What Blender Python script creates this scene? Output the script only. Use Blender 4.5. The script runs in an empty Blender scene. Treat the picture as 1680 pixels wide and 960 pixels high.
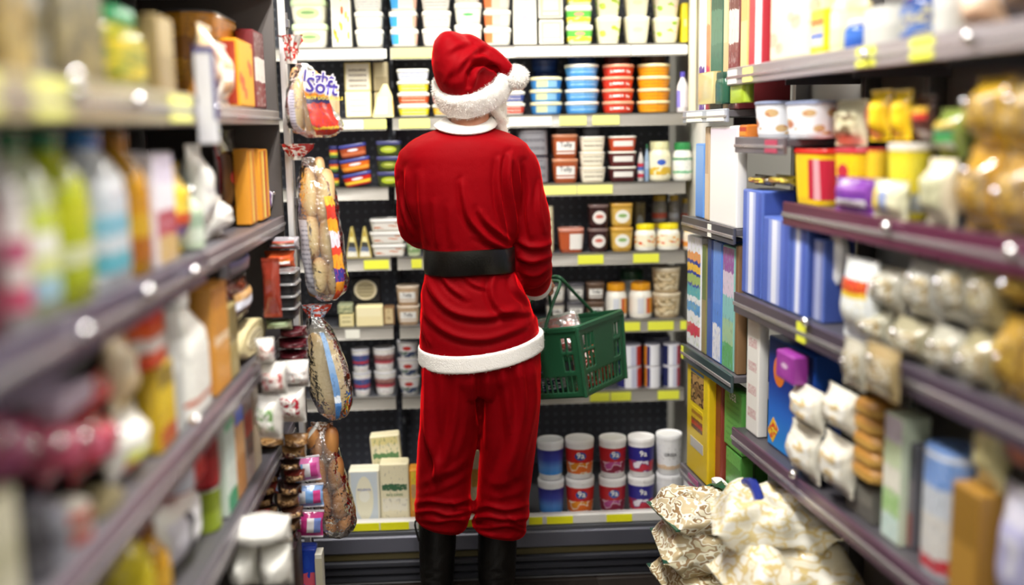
import bpy, bmesh, math, random
import numpy as np
from mathutils import Vector, Matrix, Euler, noise

C = bpy.context.scene.collection
SC = bpy.context.scene
R = math.radians
rnd = random.Random(7)

# ---------------------------------------------------------------- camera, exposure, lights
F = 1700.0
YAW, PITCH, ROLL = math.atan(83 / F), math.atan(267 / F), 0.018
CAM = Vector((0, 0, 1.58))
_f = Vector((math.sin(YAW) * math.cos(PITCH), math.cos(YAW) * math.cos(PITCH), -math.sin(PITCH)))
_r0 = Vector((math.cos(YAW), -math.sin(YAW), 0))
_u0 = _r0.cross(_f)
_r = _r0 * math.cos(ROLL) - _u0 * math.sin(ROLL)
_u = _u0 * math.cos(ROLL) + _r0 * math.sin(ROLL)
cd = bpy.data.cameras.new('camera')
cam = bpy.data.objects.new('camera', cd); C.objects.link(cam)
cam.matrix_world = Matrix(((_r.x, _u.x, -_f.x, CAM.x), (_r.y, _u.y, -_f.y, CAM.y), (_r.z, _u.z, -_f.z, CAM.z), (0, 0, 0, 1)))
cd.sensor_width = 36; cd.lens = 36 * F / 1680
cd.dof.use_dof = True; cd.dof.focus_distance = 3.2; cd.dof.aperture_fstop = 0.70
cd.clip_start = 0.05
SC.camera = cam
SC.view_settings.view_transform = 'Standard'; SC.view_settings.look = 'None'
SC.view_settings.gamma = 1; SC.view_settings.use_curve_mapping = False
SC.view_settings.exposure = 0.42
SC.cycles.use_denoising = True
SC.cycles.max_bounces = 6; SC.cycles.transparent_max_bounces = 16
SC.cycles.sample_clamp_indirect = 6
W_ = bpy.data.worlds.new('world'); SC.world = W_; W_.use_nodes = True
W_.node_tree.nodes['Background'].inputs[0].default_value = (0.9, 0.95, 1, 1)
W_.node_tree.nodes['Background'].inputs[1].default_value = 0.35

def area(name, loc, sx, sy, power, col=(1, 0.97, 0.92), rot=(0, 0, 0)):
    l = bpy.data.lights.new(name, 'AREA'); l.shape = 'RECTANGLE'; l.size = sx; l.size_y = sy
    l.energy = power; l.color = col
    o = bpy.data.objects.new(name, l); C.objects.link(o); o.location = loc; o.rotation_euler = rot
    return o
CEIL = 3.0
LAMPS = [(-0.05, 0.9), (-0.05, 2.3), (-2.1, 1.6), (2.1, 1.6), (-0.05, -0.6)]
for (x, y), pw in zip(LAMPS, (13, 46, 20, 24, 14)):
    for s in (-.07, .07): area('lamp_light', (x + s, y, CEIL - 0.085), 0.036, 1.15, pw / 2)
area('cooler_tube_light', (-0.1, 3.62, 2.135), 2.3, 0.06, 7, (1, 0.96, 0.84), (R(-8), 0, 0))

def ray(px, py):
    return (_f * F + _r * (px - 840) - _u * (py - 480)).normalized()
def at(px, py, Y):                      # the point of the pixel's sight line at distance Y
    d = ray(px, py); return CAM + d * ((Y - CAM.y) / d.y)
def on_plane(px, py, p0, n):
    d = ray(px, py); return CAM + d * ((p0 - CAM).dot(n) / d.dot(n))
def sc(Y):                              # pixels per metre at distance Y
    return (1 / (at(841, 480, Y) - at(840, 480, Y)).length)

# ---------------------------------------------------------------- materials
def lin(c):
    if isinstance(c, str):
        c = c.lstrip('#'); c = [int(c[i:i + 2], 16) / 255 for i in (0, 2, 4)]
    return tuple((x / 12.92 if x <= 0.04045 else ((x + 0.055) / 1.055) ** 2.4) for x in c[:3]) + (1,)
_M = {}
def bsdf_mat(name):
    m = bpy.data.materials.new(name); m.use_nodes = True
    return m, m.node_tree, m.node_tree.nodes['Principled BSDF']
def mat(col, rough=0.5, metal=0.0, spec=0.5, bump=0, bscale=200, sheen=0, trans=0, coat=0, name=None):
    k = ('m', col, rough, metal, spec, bump, bscale, sheen, trans, coat)
    if k in _M: return _M[k]
    m, nt, b = bsdf_mat(name or 'surface')
    b.inputs['Base Color'].default_value = lin(col); b.inputs['Roughness'].default_value = rough
    b.inputs['Metallic'].default_value = metal; b.inputs['Specular IOR Level'].default_value = spec
    b.inputs['Transmission Weight'].default_value = trans; b.inputs['Coat Weight'].default_value = coat
    if sheen:
        b.inputs['Sheen Weight'].default_value = sheen; b.inputs['Sheen Roughness'].default_value = 0.4
    if bump:
        t = nt.nodes.new('ShaderNodeTexCoord'); n = nt.nodes.new('ShaderNodeTexNoise'); n.inputs['Scale'].default_value = bscale
        nt.links.new(t.outputs['Object'], n.inputs['Vector'])
        u = nt.nodes.new('ShaderNodeBump'); u.inputs['Strength'].default_value = bump; u.inputs['Distance'].default_value = 0.004
        nt.links.new(n.outputs['Fac'], u.inputs['Height']); nt.links.new(u.outputs[0], b.inputs['Normal'])
    _M[k] = m; return m
def mth(nt, op, a, b=None):
    n = nt.nodes.new('ShaderNodeMath'); n.operation = op
    for i, v in enumerate((a, b)):
        if v is None: continue
        if isinstance(v, (int, float)): n.inputs[i].default_value = v
        else: nt.links.new(v, n.inputs[i])
    return n.outputs[0]
def mix(nt, fac, a, b):
    n = nt.nodes.new('ShaderNodeMix'); n.data_type = 'RGBA'
    for i, v in ((0, fac), (6, a), (7, b)):
        if isinstance(v, (int, float, tuple)): n.inputs[i].default_value = v
        else: nt.links.new(v, n.inputs[i])
    return n.outputs[2]
def ramp(nt, fac, cols, mode='CONSTANT', pos=None):
    n = nt.nodes.new('ShaderNodeValToRGB'); r = n.color_ramp; r.interpolation = mode
    k = len(cols)
    for i, c in enumerate(cols):
        p = pos[i] if pos else i / k if mode == 'CONSTANT' else i / max(1, k - 1)
        e = r.elements[i] if i < 2 else r.elements.new(p)
        e.position = p; e.color = lin(c)
    nt.links.new(fac, n.inputs[0]); return n.outputs[0]
def prn(style, *cols, rough=0.35, scale=6, pos=None):
    """printed packaging: flat print only, laid out in the piece's own coordinates"""
    k = ('p', style, cols, rough, scale, tuple(pos) if pos else None)
    if k in _M: return _M[k]
    m, nt, b = bsdf_mat('print')
    t = nt.nodes.new('ShaderNodeTexCoord'); s = nt.nodes.new('ShaderNodeSeparateXYZ')
    nt.links.new(t.outputs['Generated'], s.inputs[0]); X, Z = s.outputs[0], s.outputs[2]
    def noi(sc_, det=2):
        n = nt.nodes.new('ShaderNodeTexNoise'); n.inputs['Scale'].default_value = sc_; n.inputs['Detail'].default_value = det
        nt.links.new(t.outputs['Generated'], n.inputs['Vector']); return n.outputs['Fac']
    def ell(cx, cz, rx, rz):
        a = mth(nt, 'POWER', mth(nt, 'DIVIDE', mth(nt, 'SUBTRACT', X, cx), rx), 2)
        c = mth(nt, 'POWER', mth(nt, 'DIVIDE', mth(nt, 'SUBTRACT', Z, cz), rz), 2)
        return mth(nt, 'LESS_THAN', mth(nt, 'ADD', a, c), 1)
    def box(x0, x1, z0, z1):
        a = mth(nt, 'MULTIPLY', mth(nt, 'GREATER_THAN', X, x0), mth(nt, 'LESS_THAN', X, x1))
        c = mth(nt, 'MULTIPLY', mth(nt, 'GREATER_THAN', Z, z0), mth(nt, 'LESS_THAN', Z, z1))
        return mth(nt, 'MULTIPLY', a, c)
    def cl(i): return lin(cols[min(i, len(cols) - 1)])
    if style == 'bands':
        zz_ = Z if len(cols) < 3 else mth(nt, 'ADD', Z, mth(nt, 'MULTIPLY', mth(nt, 'SUBTRACT', noi(5, 1), .5), .10))
        out = ramp(nt, zz_, cols, pos=pos)
        if len(cols) > 2: out = mix(nt, mth(nt, 'MULTIPLY', mth(nt, 'GREATER_THAN', noi(15, 1), .61), .5), out, lin(cols[(len(cols)) // 2]))
        if len(cols) > 2: out = mix(nt, mth(nt, 'MULTIPLY', mth(nt, 'LESS_THAN', noi(11, 1), .36), .28), out, lin('#3a3438'))
    elif style == 'vbands': out = ramp(nt, X, cols, pos=pos)
    elif style == 'grad': out = ramp(nt, Z, cols, 'LINEAR', pos)
    elif style == 'blobs':
        n = noi(scale, 1); out = ramp(nt, n, cols, pos=[0.0] + [0.38 + 0.24 * i / max(1, len(cols) - 1) for i in range(len(cols) - 1)])
    elif style == 'logo':      # ground, oval, lower picture colours
        low = ramp(nt, noi(scale, 1), cols[2:], pos=[0.0] + [0.42 + 0.16 * i / max(1, len(cols) - 3) for i in range(len(cols) - 3)])
        z = mth(nt, 'ADD', Z, mth(nt, 'MULTIPLY', noi(3), 0.12))
        out = mix(nt, mth(nt, 'LESS_THAN', z, 0.5), cl(0), low)
        out = mix(nt, ell(0.5, 0.72, 0.2, 0.17), out, cl(1))
    elif style == 'oval':
        out = mix(nt, ell(0.5, 0.5, 0.33, 0.42), cl(0), cl(1)); out = mix(nt, ell(0.5, 0.55, 0.2, 0.12), out, cl(2))
    elif style == 'text':      # rows of fine print
        w = mth(nt, 'FRACT', mth(nt, 'MULTIPLY', Z, scale)); on = mth(nt, 'GREATER_THAN', w, 0.6)
        on = mth(nt, 'MULTIPLY', on, mth(nt, 'GREATER_THAN', noi(40, 0), 0.45)); on = mth(nt, 'MULTIPLY', on, box(0.12, 0.88, 0.08, 0.92))
        out = mix(nt, on, cl(0), cl(1))
    elif style == 'panel':     # ground with a panel and a picture in it
        out = mix(nt, box(0.14, 0.86, 0.3, 0.86), cl(0), cl(1)); out = mix(nt, ell(0.5, 0.5, 0.26, 0.16), out, cl(2))
        out = mix(nt, box(0.14, 0.86, 0.1, 0.2), out, cl(3))
    elif style == 'fruit':
        n = nt.nodes.new('ShaderNodeTexVoronoi'); n.inputs['Scale'].default_value = scale
        nt.links.new(t.outputs['Generated'], n.inputs['Vector'])
        sp = mth(nt, 'LESS_THAN', n.outputs['Distance'], 0.34)
        out = mix(nt, sp, cl(0), ramp(nt, noi(4), cols[1:], pos=[0] + [0.45 + .1 * i for i in range(len(cols) - 2)]))
    nt.links.new(out, b.inputs['Base Color']); b.inputs['Roughness'].default_value = rough
    _M[k] = m; return m
def film(alpha=0.8, tint='#ffffff', rough=0.12, bump=0.5, milky=0.0, name='film', gloss=1.0, bscale=28):
    k = ('f', alpha, tint, rough, bump, milky, gloss)
    if k in _M: return _M[k]
    m, nt, b = bsdf_mat(name); nt.nodes.remove(b)
    out = nt.nodes['Material Output']
    tr = nt.nodes.new('ShaderNodeBsdfTransparent'); tr.inputs[0].default_value = lin(tint)
    gl = nt.nodes.new('ShaderNodeBsdfGlossy'); gl.inputs['Roughness'].default_value = rough; gl.inputs[0].default_value = (gloss, gloss, gloss, 1)
    df = nt.nodes.new('ShaderNodeBsdfDiffuse'); df.inputs[0].default_value = lin(tint)
    fr = nt.nodes.new('ShaderNodeFresnel'); fr.inputs[0].default_value = 1.5
    t = nt.nodes.new('ShaderNodeTexCoord'); n = nt.nodes.new('ShaderNodeTexNoise'); n.inputs['Scale'].default_value = bscale; n.inputs['Detail'].default_value = 3
    nt.links.new(t.outputs['Object'], n.inputs['Vector'])
    bu = nt.nodes.new('ShaderNodeBump'); bu.inputs['Strength'].default_value = bump; bu.inputs['Distance'].default_value = 0.02
    nt.links.new(n.outputs['Fac'], bu.inputs['Height'])
    for q in (gl, df, fr): nt.links.new(bu.outputs[0], q.inputs['Normal'])
    m1 = nt.nodes.new('ShaderNodeMixShader'); m1.inputs[0].default_value = 1 - alpha if not milky else milky
    nt.links.new(tr.outputs[0], m1.inputs[1]); nt.links.new(df.outputs[0], m1.inputs[2])
    m2 = nt.nodes.new('ShaderNodeMixShader')
    nt.links.new(mth(nt, 'ADD', mth(nt, 'MULTIPLY', fr.outputs[0], 0.9), 0.07), m2.inputs[0])
    nt.links.new(m1.outputs[0], m2.inputs[1]); nt.links.new(gl.outputs[0], m2.inputs[2])
    nt.links.new(m2.outputs[0], out.inputs[0])
    _M[k] = m; return m

# ---------------------------------------------------------------- geometry helpers
def mesh(verts, faces, m=None, smooth=True, angle=40):
    me = bpy.data.meshes.new('m'); me.from_pydata([tuple(v) for v in verts], [], faces)
    if smooth:
        me.polygons.foreach_set('use_smooth', [True] * len(me.polygons))
        me.set_sharp_from_angle(angle=R(angle))
    if m: me.materials.append(m)
    me.update(); return me
def obj(name, me, parent=None, loc=None, rot=None):
    o = bpy.data.objects.new(name, me); C.objects.link(o)
    if parent: o.parent = parent
    if loc is not None: o.location = loc
    if rot is not None: o.rotation_euler = rot
    return o
def thing(name, label, cat, loc=(0, 0, 0), rot=(0, 0, 0), group=None):
    o = bpy.data.objects.new(name, None); C.objects.link(o); o.empty_display_size = 0.05
    o.location = loc; o.rotation_euler = rot; o['label'] = label; o['category'] = cat
    if group: o['group'] = group
    return o
def tag(o, label, cat, group=None):
    o['label'] = label; o['category'] = cat
    if group: o['group'] = group
    return o
def dup(root, loc, label, rot=None):
    r = root.copy(); C.objects.link(r); r.location = loc; r['label'] = label
    if rot is not None: r.rotation_euler = rot
    for ch in list(root.children):
        c = ch.copy(); C.objects.link(c); c.parent = r
        for g in list(ch.children):
            d = g.copy(); C.objects.link(d); d.parent = c
    return r
def ring(hx, hy, rad, z, cx=0, cy=0, n=5):
    rad = max(0.0005, min(rad, hx, hy)); out = []
    for q, (sx, sy) in enumerate(((1, 1), (-1, 1), (-1, -1), (1, -1))):
        for i in range(n):
            a = math.pi / 2 * (q + i / (n - 1))
            out.append(Vector((cx + sx * (hx - rad) + rad * math.cos(a), cy + sy * (hy - rad) + rad * math.sin(a), z)))
    return out
def oval(c, a, b, n=24, p=2.0):         # closed ring round c with half-axis vectors a, b
    out = []
    for i in range(n):
        t = 2 * math.pi * i / n; ct, st = math.cos(t), math.sin(t)
        out.append(Vector(c) + Vector(a) * (math.copysign(abs(ct) ** (2 / p), ct)) + Vector(b) * (math.copysign(abs(st) ** (2 / p), st)))
    return out
def loft(rings, cap=True, closed=False):
    v = []; f = []; n = len(rings[0])
    for r in rings: v += r
    k = len(rings)
    for i in range(k if closed else k - 1):
        a, b = i * n, ((i + 1) % k) * n
        for j in range(n):
            j2 = (j + 1) % n; f.append((a + j, a + j2, b + j2, b + j))
    if cap and not closed:
        f.append(tuple(range(n - 1, -1, -1))); f.append(tuple(range((k - 1) * n, k * n)))
    return v, f
def join(*parts):
    V = []; Fc = []
    for v, f in parts:
        o = len(V); V += list(v); Fc += [tuple(i + o for i in q) for q in f]
    return V, Fc
def bxs(x0, x1, y0, y1, z0, z1, b=0.0):
    if b <= 0:
        v = [Vector((x, y, z)) for z in (z0, z1) for y in (y0, y1) for x in (x0, x1)]
        return v, [(0, 2, 3, 1), (4, 5, 7, 6), (0, 1, 5, 4), (2, 6, 7, 3), (0, 4, 6, 2), (1, 3, 7, 5)]
    cx, cy, hx, hy = (x0 + x1) / 2, (y0 + y1) / 2, (x1 - x0) / 2, (y1 - y0) / 2
    b = min(b, hx * .9, hy * .9, (z1 - z0) * .45)
    return loft([ring(hx - b, hy - b, b, z0, cx, cy, 3), ring(hx, hy, b, z0 + b, cx, cy, 3), ring(hx, hy, b, z1 - b, cx, cy, 3), ring(hx - b, hy - b, b, z1, cx, cy, 3)])
def tube(pts, r, n=8):
    pts = [Vector(p) for p in pts]; rings = []; rr = r if isinstance(r, (list, tuple)) else [r] * len(pts)
    up = Vector((0.13, 0.21, 0.97))
    for i, p in enumerate(pts):
        t = (pts[min(i + 1, len(pts) - 1)] - pts[max(i - 1, 0)]).normalized()
        a = t.cross(up).normalized(); b = t.cross(a).normalized()
        rings.append([p + a * (rr[i] * math.cos(2 * math.pi * j / n)) + b * (rr[i] * math.sin(2 * math.pi * j / n)) for j in range(n)])
    return loft(rings)
def spline(pts, k=6):
    pts = [Vector(p) for p in pts]; out = []
    for i in range(len(pts) - 1):
        p0, p1, p2, p3 = pts[max(i - 1, 0)], pts[i], pts[i + 1], pts[min(i + 2, len(pts) - 1)]
        for j in range(k):
            t = j / k
            out.append(0.5 * ((2 * p1) + (p2 - p0) * t + (2 * p0 - 5 * p1 + 4 * p2 - p3) * t * t + (3 * p1 - p0 - 3 * p2 + p3) * t ** 3))
    out.append(pts[-1]); return out
def ball(c, rx, ry, rz, n=16, k=9):
    rings = []
    for i in range(1, k):
        a = math.pi * i / k
        rings.append([Vector((c[0] + rx * math.sin(a) * math.cos(2 * math.pi * j / n), c[1] + ry * math.sin(a) * math.sin(2 * math.pi * j / n), c[2] - rz * math.cos(a))) for j in range(n)])
    return loft(rings)
_T = {}
def text_mesh(txt, size, m, bold=0.0, wrap=None, shear=0.0):
    """lettering as a mesh facing -Y, centred on the origin; wrap = radius of the round face it lies on"""
    k = (txt, round(size, 4), m.name, bold, wrap and round(wrap, 4), shear)
    if k in _T: return _T[k]
    cu = bpy.data.curves.new('t', 'FONT'); cu.body = txt; cu.size = size; cu.align_x = 'CENTER'; cu.align_y = 'CENTER'
    cu.offset = bold * size; cu.resolution_u = 2; cu.shear = shear
    o = bpy.data.objects.new('t', cu); C.objects.link(o)
    dg = bpy.context.evaluated_depsgraph_get(); dg.update()
    me = bpy.data.meshes.new_from_object(o.evaluated_get(dg)); bpy.data.objects.remove(o)
    co = np.empty(len(me.vertices) * 3, 'f'); me.vertices.foreach_get('co', co); co = co.reshape(-1, 3)
    x, y = co[:, 0].copy(), co[:, 1].copy()
    if wrap: co[:, 0] = wrap * np.sin(x / wrap); co[:, 1] = wrap - wrap * np.cos(x / wrap)
    else: co[:, 0] = x; co[:, 1] = 0
    co[:, 2] = y
    me.vertices.foreach_set('co', co.ravel()); me.materials.clear(); me.materials.append(m); me.update()
    _T[k] = me; return me

# ---------------------------------------------------------------- product builders: base centre at the origin, face towards -Y
PROF = {
    'tub': ([(0, .80), (.03, .84), (.88, .98)], (.87, 1.0, 1.0), (.14, .78)),
    'flat': ([(0, .80), (.06, .86), (.74, .95)], (.74, 1.0, 1.0), (.16, .70)),
    'jar': ([(0, .86), (.04, .98), (.10, 1), (.62, 1), (.72, .95), (.79, .82), (.84, .80)], (.80, 1.0, .86), (.16, .60)),
    'bottle': ([(0, .9), (.02, 1), (.55, 1), (.66, .92), (.76, .62), (.84, .38), (.90, .36)], (.87, 1.0, .44), (.12, .54)),
    'can': ([(0, .97), (.02, 1), (.97, 1), (.98, .98)], (.975, 1.0, 1.0), (.05, .94)),
    'bucket': ([(0, .82), (.02, .84), (.92, .98)], (.91, 1.0, 1.02), (.10, .82)),
    'jug': ([(0, .94), (.02, 1), (.60, 1), (.70, .93), (.80, .66), (.86, .42), (.90, .40)], (.88, 1.0, .46), (.10, .58)),
    'cup': ([(0, .72), (.03, .76), (.93, .98)], (.92, 1.0, 1.0), (.12, .84)),
}
def prof_at(pf, t):
    for (a, b), (c, d) in zip(pf, pf[1:]):
        if t <= c: return b + (d - b) * (t - a) / max(1e-6, c - a)
    return pf[-1][1]
def vessel(root, kind, w, d, h, body, lid, label=None, rad=None, txt=None):
    pf, cap, lb = PROF[kind]; rad = w / 2 if rad is None else rad; hx, hy = w / 2, d / 2
    n = 7 if rad > .3 * w else 4
    def rg(s, z, o=0): return ring(hx * s + o, hy * s + o, rad * s + o, z * h, n=n)
    obj('body', mesh(*loft([rg(s, t) for t, s in pf]), body), root)
    a, b, s = cap
    obj('lid' if kind not in ('bottle', 'jug') else 'cap', mesh(*loft([rg(s * .985, a), rg(s, a + (b - a) * .15), rg(s, b - (b - a) * .25), rg(s * .965, b - .0001), rg(s * .93, b - .0001), rg(s * .91, b - (b - a) * .2)]), lid), root)
    if label:
        ts = sorted({lb[0], lb[1]} | {t for t, _ in pf if lb[0] < t < lb[1]})
        obj('label', mesh(*loft([rg(prof_at(pf, t), t, .0008) for t in ts], cap=False), label), root)
    if txt:
        s_, fr, m, z = txt[0], txt[1], txt[2], txt[3]
        sz = prof_at(pf, z)
        o = obj('lettering', text_mesh(s_, fr * w, m, .01, hx * sz * 1.02 if rad > .4 * w else None), root, (0, -hy * sz - .0022, z * h))
        o.rotation_euler = (-math.atan2(hy * (prof_at(pf, lb[1]) - prof_at(pf, lb[0])), (lb[1] - lb[0]) * h), 0, 0) if kind in ('tub', 'flat', 'cup', 'bucket') else (0, 0, 0)
def carton(root, w, d, h, body, front=None, side=None, txt=None, gable=False, flap=None):
    hb = h * .84 if gable else h
    obj('carton_body', mesh(*bxs(-w / 2, w / 2, -d / 2, d / 2, 0, hb, .003), body), root)
    if gable:
        v, f = loft([ring(w / 2, d / 2, .002, hb - .001, n=2), ring(w / 2, .004, .002, h * .95, n=2), ring(w / 2, .003, .001, h, n=2)])
        obj('gable_top', mesh(v, f, side or body), root)
    else:
        obj('flap', mesh(*bxs(-w / 2 + .003, w / 2 - .003, -d * .04, d * .5 - .003, hb - .0005, hb + .0012), flap or body), root)
    e = .006
    if front: obj('front_print', mesh(*bxs(-w / 2 + e, w / 2 - e, -d / 2 - .0009, -d / 2 + .0005, e, hb - e), front), root)
    if side:
        for s in (-1, 1):
            x = s * w / 2
            obj('side_print', mesh(*bxs(min(x, x + s * .0009), max(x, x + s * .0009), -d / 2 + e, d / 2 - e, e, hb - e), side), root)
    if txt:
        obj('lettering', text_mesh(txt[0], txt[1] * w, txt[2], .01), root, (0, -d / 2 - .0022, txt[3] * hb), (0, R(txt[4]) if len(txt) > 4 else 0, 0))
def pillow(w, d, h, n=9, k=11, seed=0, wr=0.10, pw=2.4, flat_seal=0.06, run=.34):
    """soft bag: sealed flat at bottom and top, puffed between"""
    rings = []
    for i in range(k):
        t = i / (k - 1); z = t * h
        e = min(t, 1 - t)
        puff = min(1, max(0.03, (e - flat_seal) / run)) if e > flat_seal else .03
        puff = math.sin(puff * math.pi / 2)
        rg = []
        for j in range(4 * n):
            a = 2 * math.pi * j / (4 * n); ct, st = math.cos(a), math.sin(a)
            x = math.copysign(abs(ct) ** (2 / pw), ct); y = math.copysign(abs(st) ** (2 / pw), st)
            q = noise.noise(Vector((x * 2.2 + seed, y * 2.2, t * 5))) * wr
            wx = (w / 2) * (0.93 + .07 * (1 - puff)) * (1 + q * .5 * puff)
            rg.append(Vector((x * wx, y * (d / 2) * puff * (1 + 1.6 * q) * (1 - .25 * abs(x) ** 2), z)))
        rings.append(rg)
    return rings
def pouch(root, w, d, h, body, label=None, seal=None, seed=0, txt=None, lz=(.2, .75)):
    r = pillow(w, d, h, seed=seed)
    obj('bag', mesh(*loft(r), body, angle=80), root)
    for z0 in (0.0, h * .94):
        obj('seal', mesh(*bxs(-w * .49, w * .49, -.0022, .0022, z0, z0 + h * .06), seal or body), root)
    if label:
        # a printed patch that follows the puffed face
        r2 = pillow(w, d, h, n=9, k=21, seed=seed); vs = []; fs = []; cols = range(22, 33)
        rows = [q for i, q in enumerate(r2) if lz[0] <= i / 20 <= lz[1]]
        for q in rows: vs += [Vector((q[c].x, q[c].y - .0015, q[c].z)) for c in cols]
        m_ = len(cols)
        for i in range(len(rows) - 1):
            for j in range(m_ - 1): fs.append((i * m_ + j, i * m_ + j + 1, (i + 1) * m_ + j + 1, (i + 1) * m_ + j))
        obj('label', mesh(vs, fs, label, angle=80), root)
    if txt: obj('lettering', text_mesh(txt[0], txt[1] * w, txt[2], .012), root, (0, -d / 2 - .004, txt[3] * h), (0, R(txt[4]) if len(txt) > 4 else 0, 0))
def tray(root, w, d, h, body, top, food=None):
    obj('tray', mesh(*loft([ring(w * .42, d * .42, .012, 0), ring(w * .47, d * .47, .014, h * .75), ring(w * .5, d * .5, .016, h * .8), ring(w * .5, d * .5, .016, h * .86)]), body), root)
    obj('film_lid', mesh(*loft([ring(w * .495, d * .495, .015, h * .86), ring(w * .47, d * .47, .014, h)]), top), root)
    if food: obj('sleeve', mesh(*loft([ring(w * .435, d * .435, .013, h * .12), ring(w * .474, d * .474, .015, h * .7)], cap=False), food), root)

# ---------------------------------------------------------------- the setting
def struct(name, v, f, m, parent=None, smooth=False):
    o = obj(name, mesh(v, f, m, smooth), parent)
    if not parent: o['kind'] = 'structure'
    return o
floor_m, nt, b = bsdf_mat('floor_tiles')
t = nt.nodes.new('ShaderNodeTexCoord'); n = nt.nodes.new('ShaderNodeTexNoise'); n.inputs['Scale'].default_value = 30
nt.links.new(t.outputs['Object'], n.inputs['Vector'])
nt.links.new(ramp(nt, n.outputs['Fac'], ['#241f1c', '#3b332e'], 'LINEAR'), b.inputs['Base Color']); b.inputs['Roughness'].default_value = .35
struct('floor', *bxs(-3.2, 3.2, -1.6, 5.2, -.1, 0), mat('#1c1917', .5))
fl = bpy.data.objects['floor']
tile_me = mesh(*bxs(-.149, .149, -.149, .149, -.002, .003, .0015), floor_m)
for i in range(-2, 3):
    for j in range(4, 13): obj('floor_tile', tile_me, fl, (i * .3, j * .3, .0))
WALLM = mat('#e9e7e0', .7, bump=.1)
struct('ceiling', *bxs(-3.2, 3.2, -1.6, 5.2, CEIL, CEIL + .1), mat('#f2f0ea', .8))
struct('wall_back', *bxs(-3.2, 3.2, 5.1, 5.2, 0, CEIL), WALLM)
struct('wall_front', *bxs(-3.2, 3.2, -1.7, -1.6, 0, CEIL), WALLM)
struct('wall_left', *bxs(-3.3, -3.2, -1.6, 5.2, 0, CEIL), WALLM)
struct('wall_right', *bxs(3.2, 3.3, -1.6, 5.2, 0, CEIL), WALLM)
em = bpy.data.materials.new('lit_diffuser'); em.use_nodes = True
e_ = em.node_tree.nodes['Principled BSDF']; e_.inputs['Emission Color'].default_value = (1, .98, .94, 1); e_.inputs['Emission Strength'].default_value = 6
for i, (x, y) in enumerate(LAMPS):
    lb = ['over the aisle near the camera', 'over the aisle above the shopper', 'over the left shelving', 'over the right shelving', 'over the aisle behind the camera'][i]
    o = thing('ceiling_light', 'white fluorescent ceiling light ' + lb, 'ceiling light', (x, y, CEIL - .08), group='fluorescent ceiling lights')
    obj('housing', mesh(*bxs(-.17, .17, -.62, .62, .02, .08, .008), mat('#f4f4f0', .4)), o)
    obj('diffuser', mesh(*bxs(-.15, .15, -.6, .6, .0, .022, .006), em), o)

# ---------------------------------------------------------------- chilled display case at the end of the aisle
SY = 3.85                                # front of its shelves
YA = {'A': (840, 74), 'B': (840, 189), 'C': (840, 303), 'D': (840, 418.5), 'E': (840, 531), 'F': (840, 646)}
ZR = {k: at(x, y, SY).z for k, (x, y) in YA.items()}
LIPY = 3.46
ZR['G'] = at(840, 841, 3.60).z
DIV = -.25; FX0, FX1 = -1.25, .845
STEEL = mat('#a9a5a1', .45, .35); DARKP = mat('#23252d', .5); GREYP = mat('#5c5d64', .45, .2)
case = thing('refrigerated_display_case', 'open chilled grocery display case with lit shelves across the end of the aisle', 'display fridge', (0, 0, 0))
pegm, nt, b = bsdf_mat('peg_panel')
t = nt.nodes.new('ShaderNodeTexCoord'); s = nt.nodes.new('ShaderNodeSeparateXYZ'); nt.links.new(t.outputs['Object'], s.inputs[0])
fx = mth(nt, 'SUBTRACT', mth(nt, 'FRACT', mth(nt, 'MULTIPLY', s.outputs[0], 28)), .5); fz = mth(nt, 'SUBTRACT', mth(nt, 'FRACT', mth(nt, 'MULTIPLY', s.outputs[2], 28)), .5)
dd = mth(nt, 'ADD', mth(nt, 'MULTIPLY', fx, fx), mth(nt, 'MULTIPLY', fz, fz))
nt.links.new(mix(nt, mth(nt, 'LESS_THAN', dd, .014), lin('#585c68'), lin('#9ea2ae')), b.inputs['Base Color']); b.inputs['Roughness'].default_value = .45
BY = 4.16
for x0, x1 in ((FX0, DIV - .004), (DIV + .004, FX1)):
    obj('back_panel', mesh(*bxs(x0, x1, BY, BY + .03, .15, 2.2, .002), pegm), case)
for x in (FX0 - .04, FX1 + .035):
    obj('side_panel', mesh(*bxs(x, x + .03, LIPY + .30, BY + .06, .0, 2.25, .006), mat('#d9d6cc', .5)), case)
post = obj('upright', mesh(*bxs(DIV - .014, DIV + .014, BY - .03, BY - .001, .15, 2.2, .003), DARKP), case)
for k in range(20):
    obj('slot', mesh(*bxs(DIV - .004, DIV + .004, BY - .0315, BY - .0285, .4 + k * .09, .425 + k * .09), mat('#8a8d96', .4)), post)
obj('end_post', mesh(*bxs(FX1 + .002, FX1 + .024, SY - .05, SY - .02, ZR['B'] - .02, 2.2, .003), mat('#e9e3c4', .5)), case)
obj('canopy', mesh(*bxs(FX0, FX1 + .06, SY - .28, BY + .06, 2.2, 2.36, .02), mat('#efece2', .5)), case)
obj('light_tube', mesh(*tube([(FX0 + .1, 3.62, 2.165), (FX1 - .05, 3.62, 2.165)], .014), em), case)
obj('deck', mesh(*bxs(FX0, FX1, LIPY + .03, BY, .10, ZR['G'], .004), GREYP), case)
zt, zb = at(840, 848, LIPY).z, at(840, 864, LIPY).z
obj('base_rail', mesh(*bxs(FX0 - .04, FX1 + .03, LIPY, LIPY + .035, zb, zt, .004), mat('#d8d6d2', .4)), case)
br = [c for c in case.children if c.name.startswith('base_rail')][0]
PT = mat('#ecef4a', .5); PTP = mat('#f0f08a', .5); PTW = mat('#f3f2e6', .5)
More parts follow.
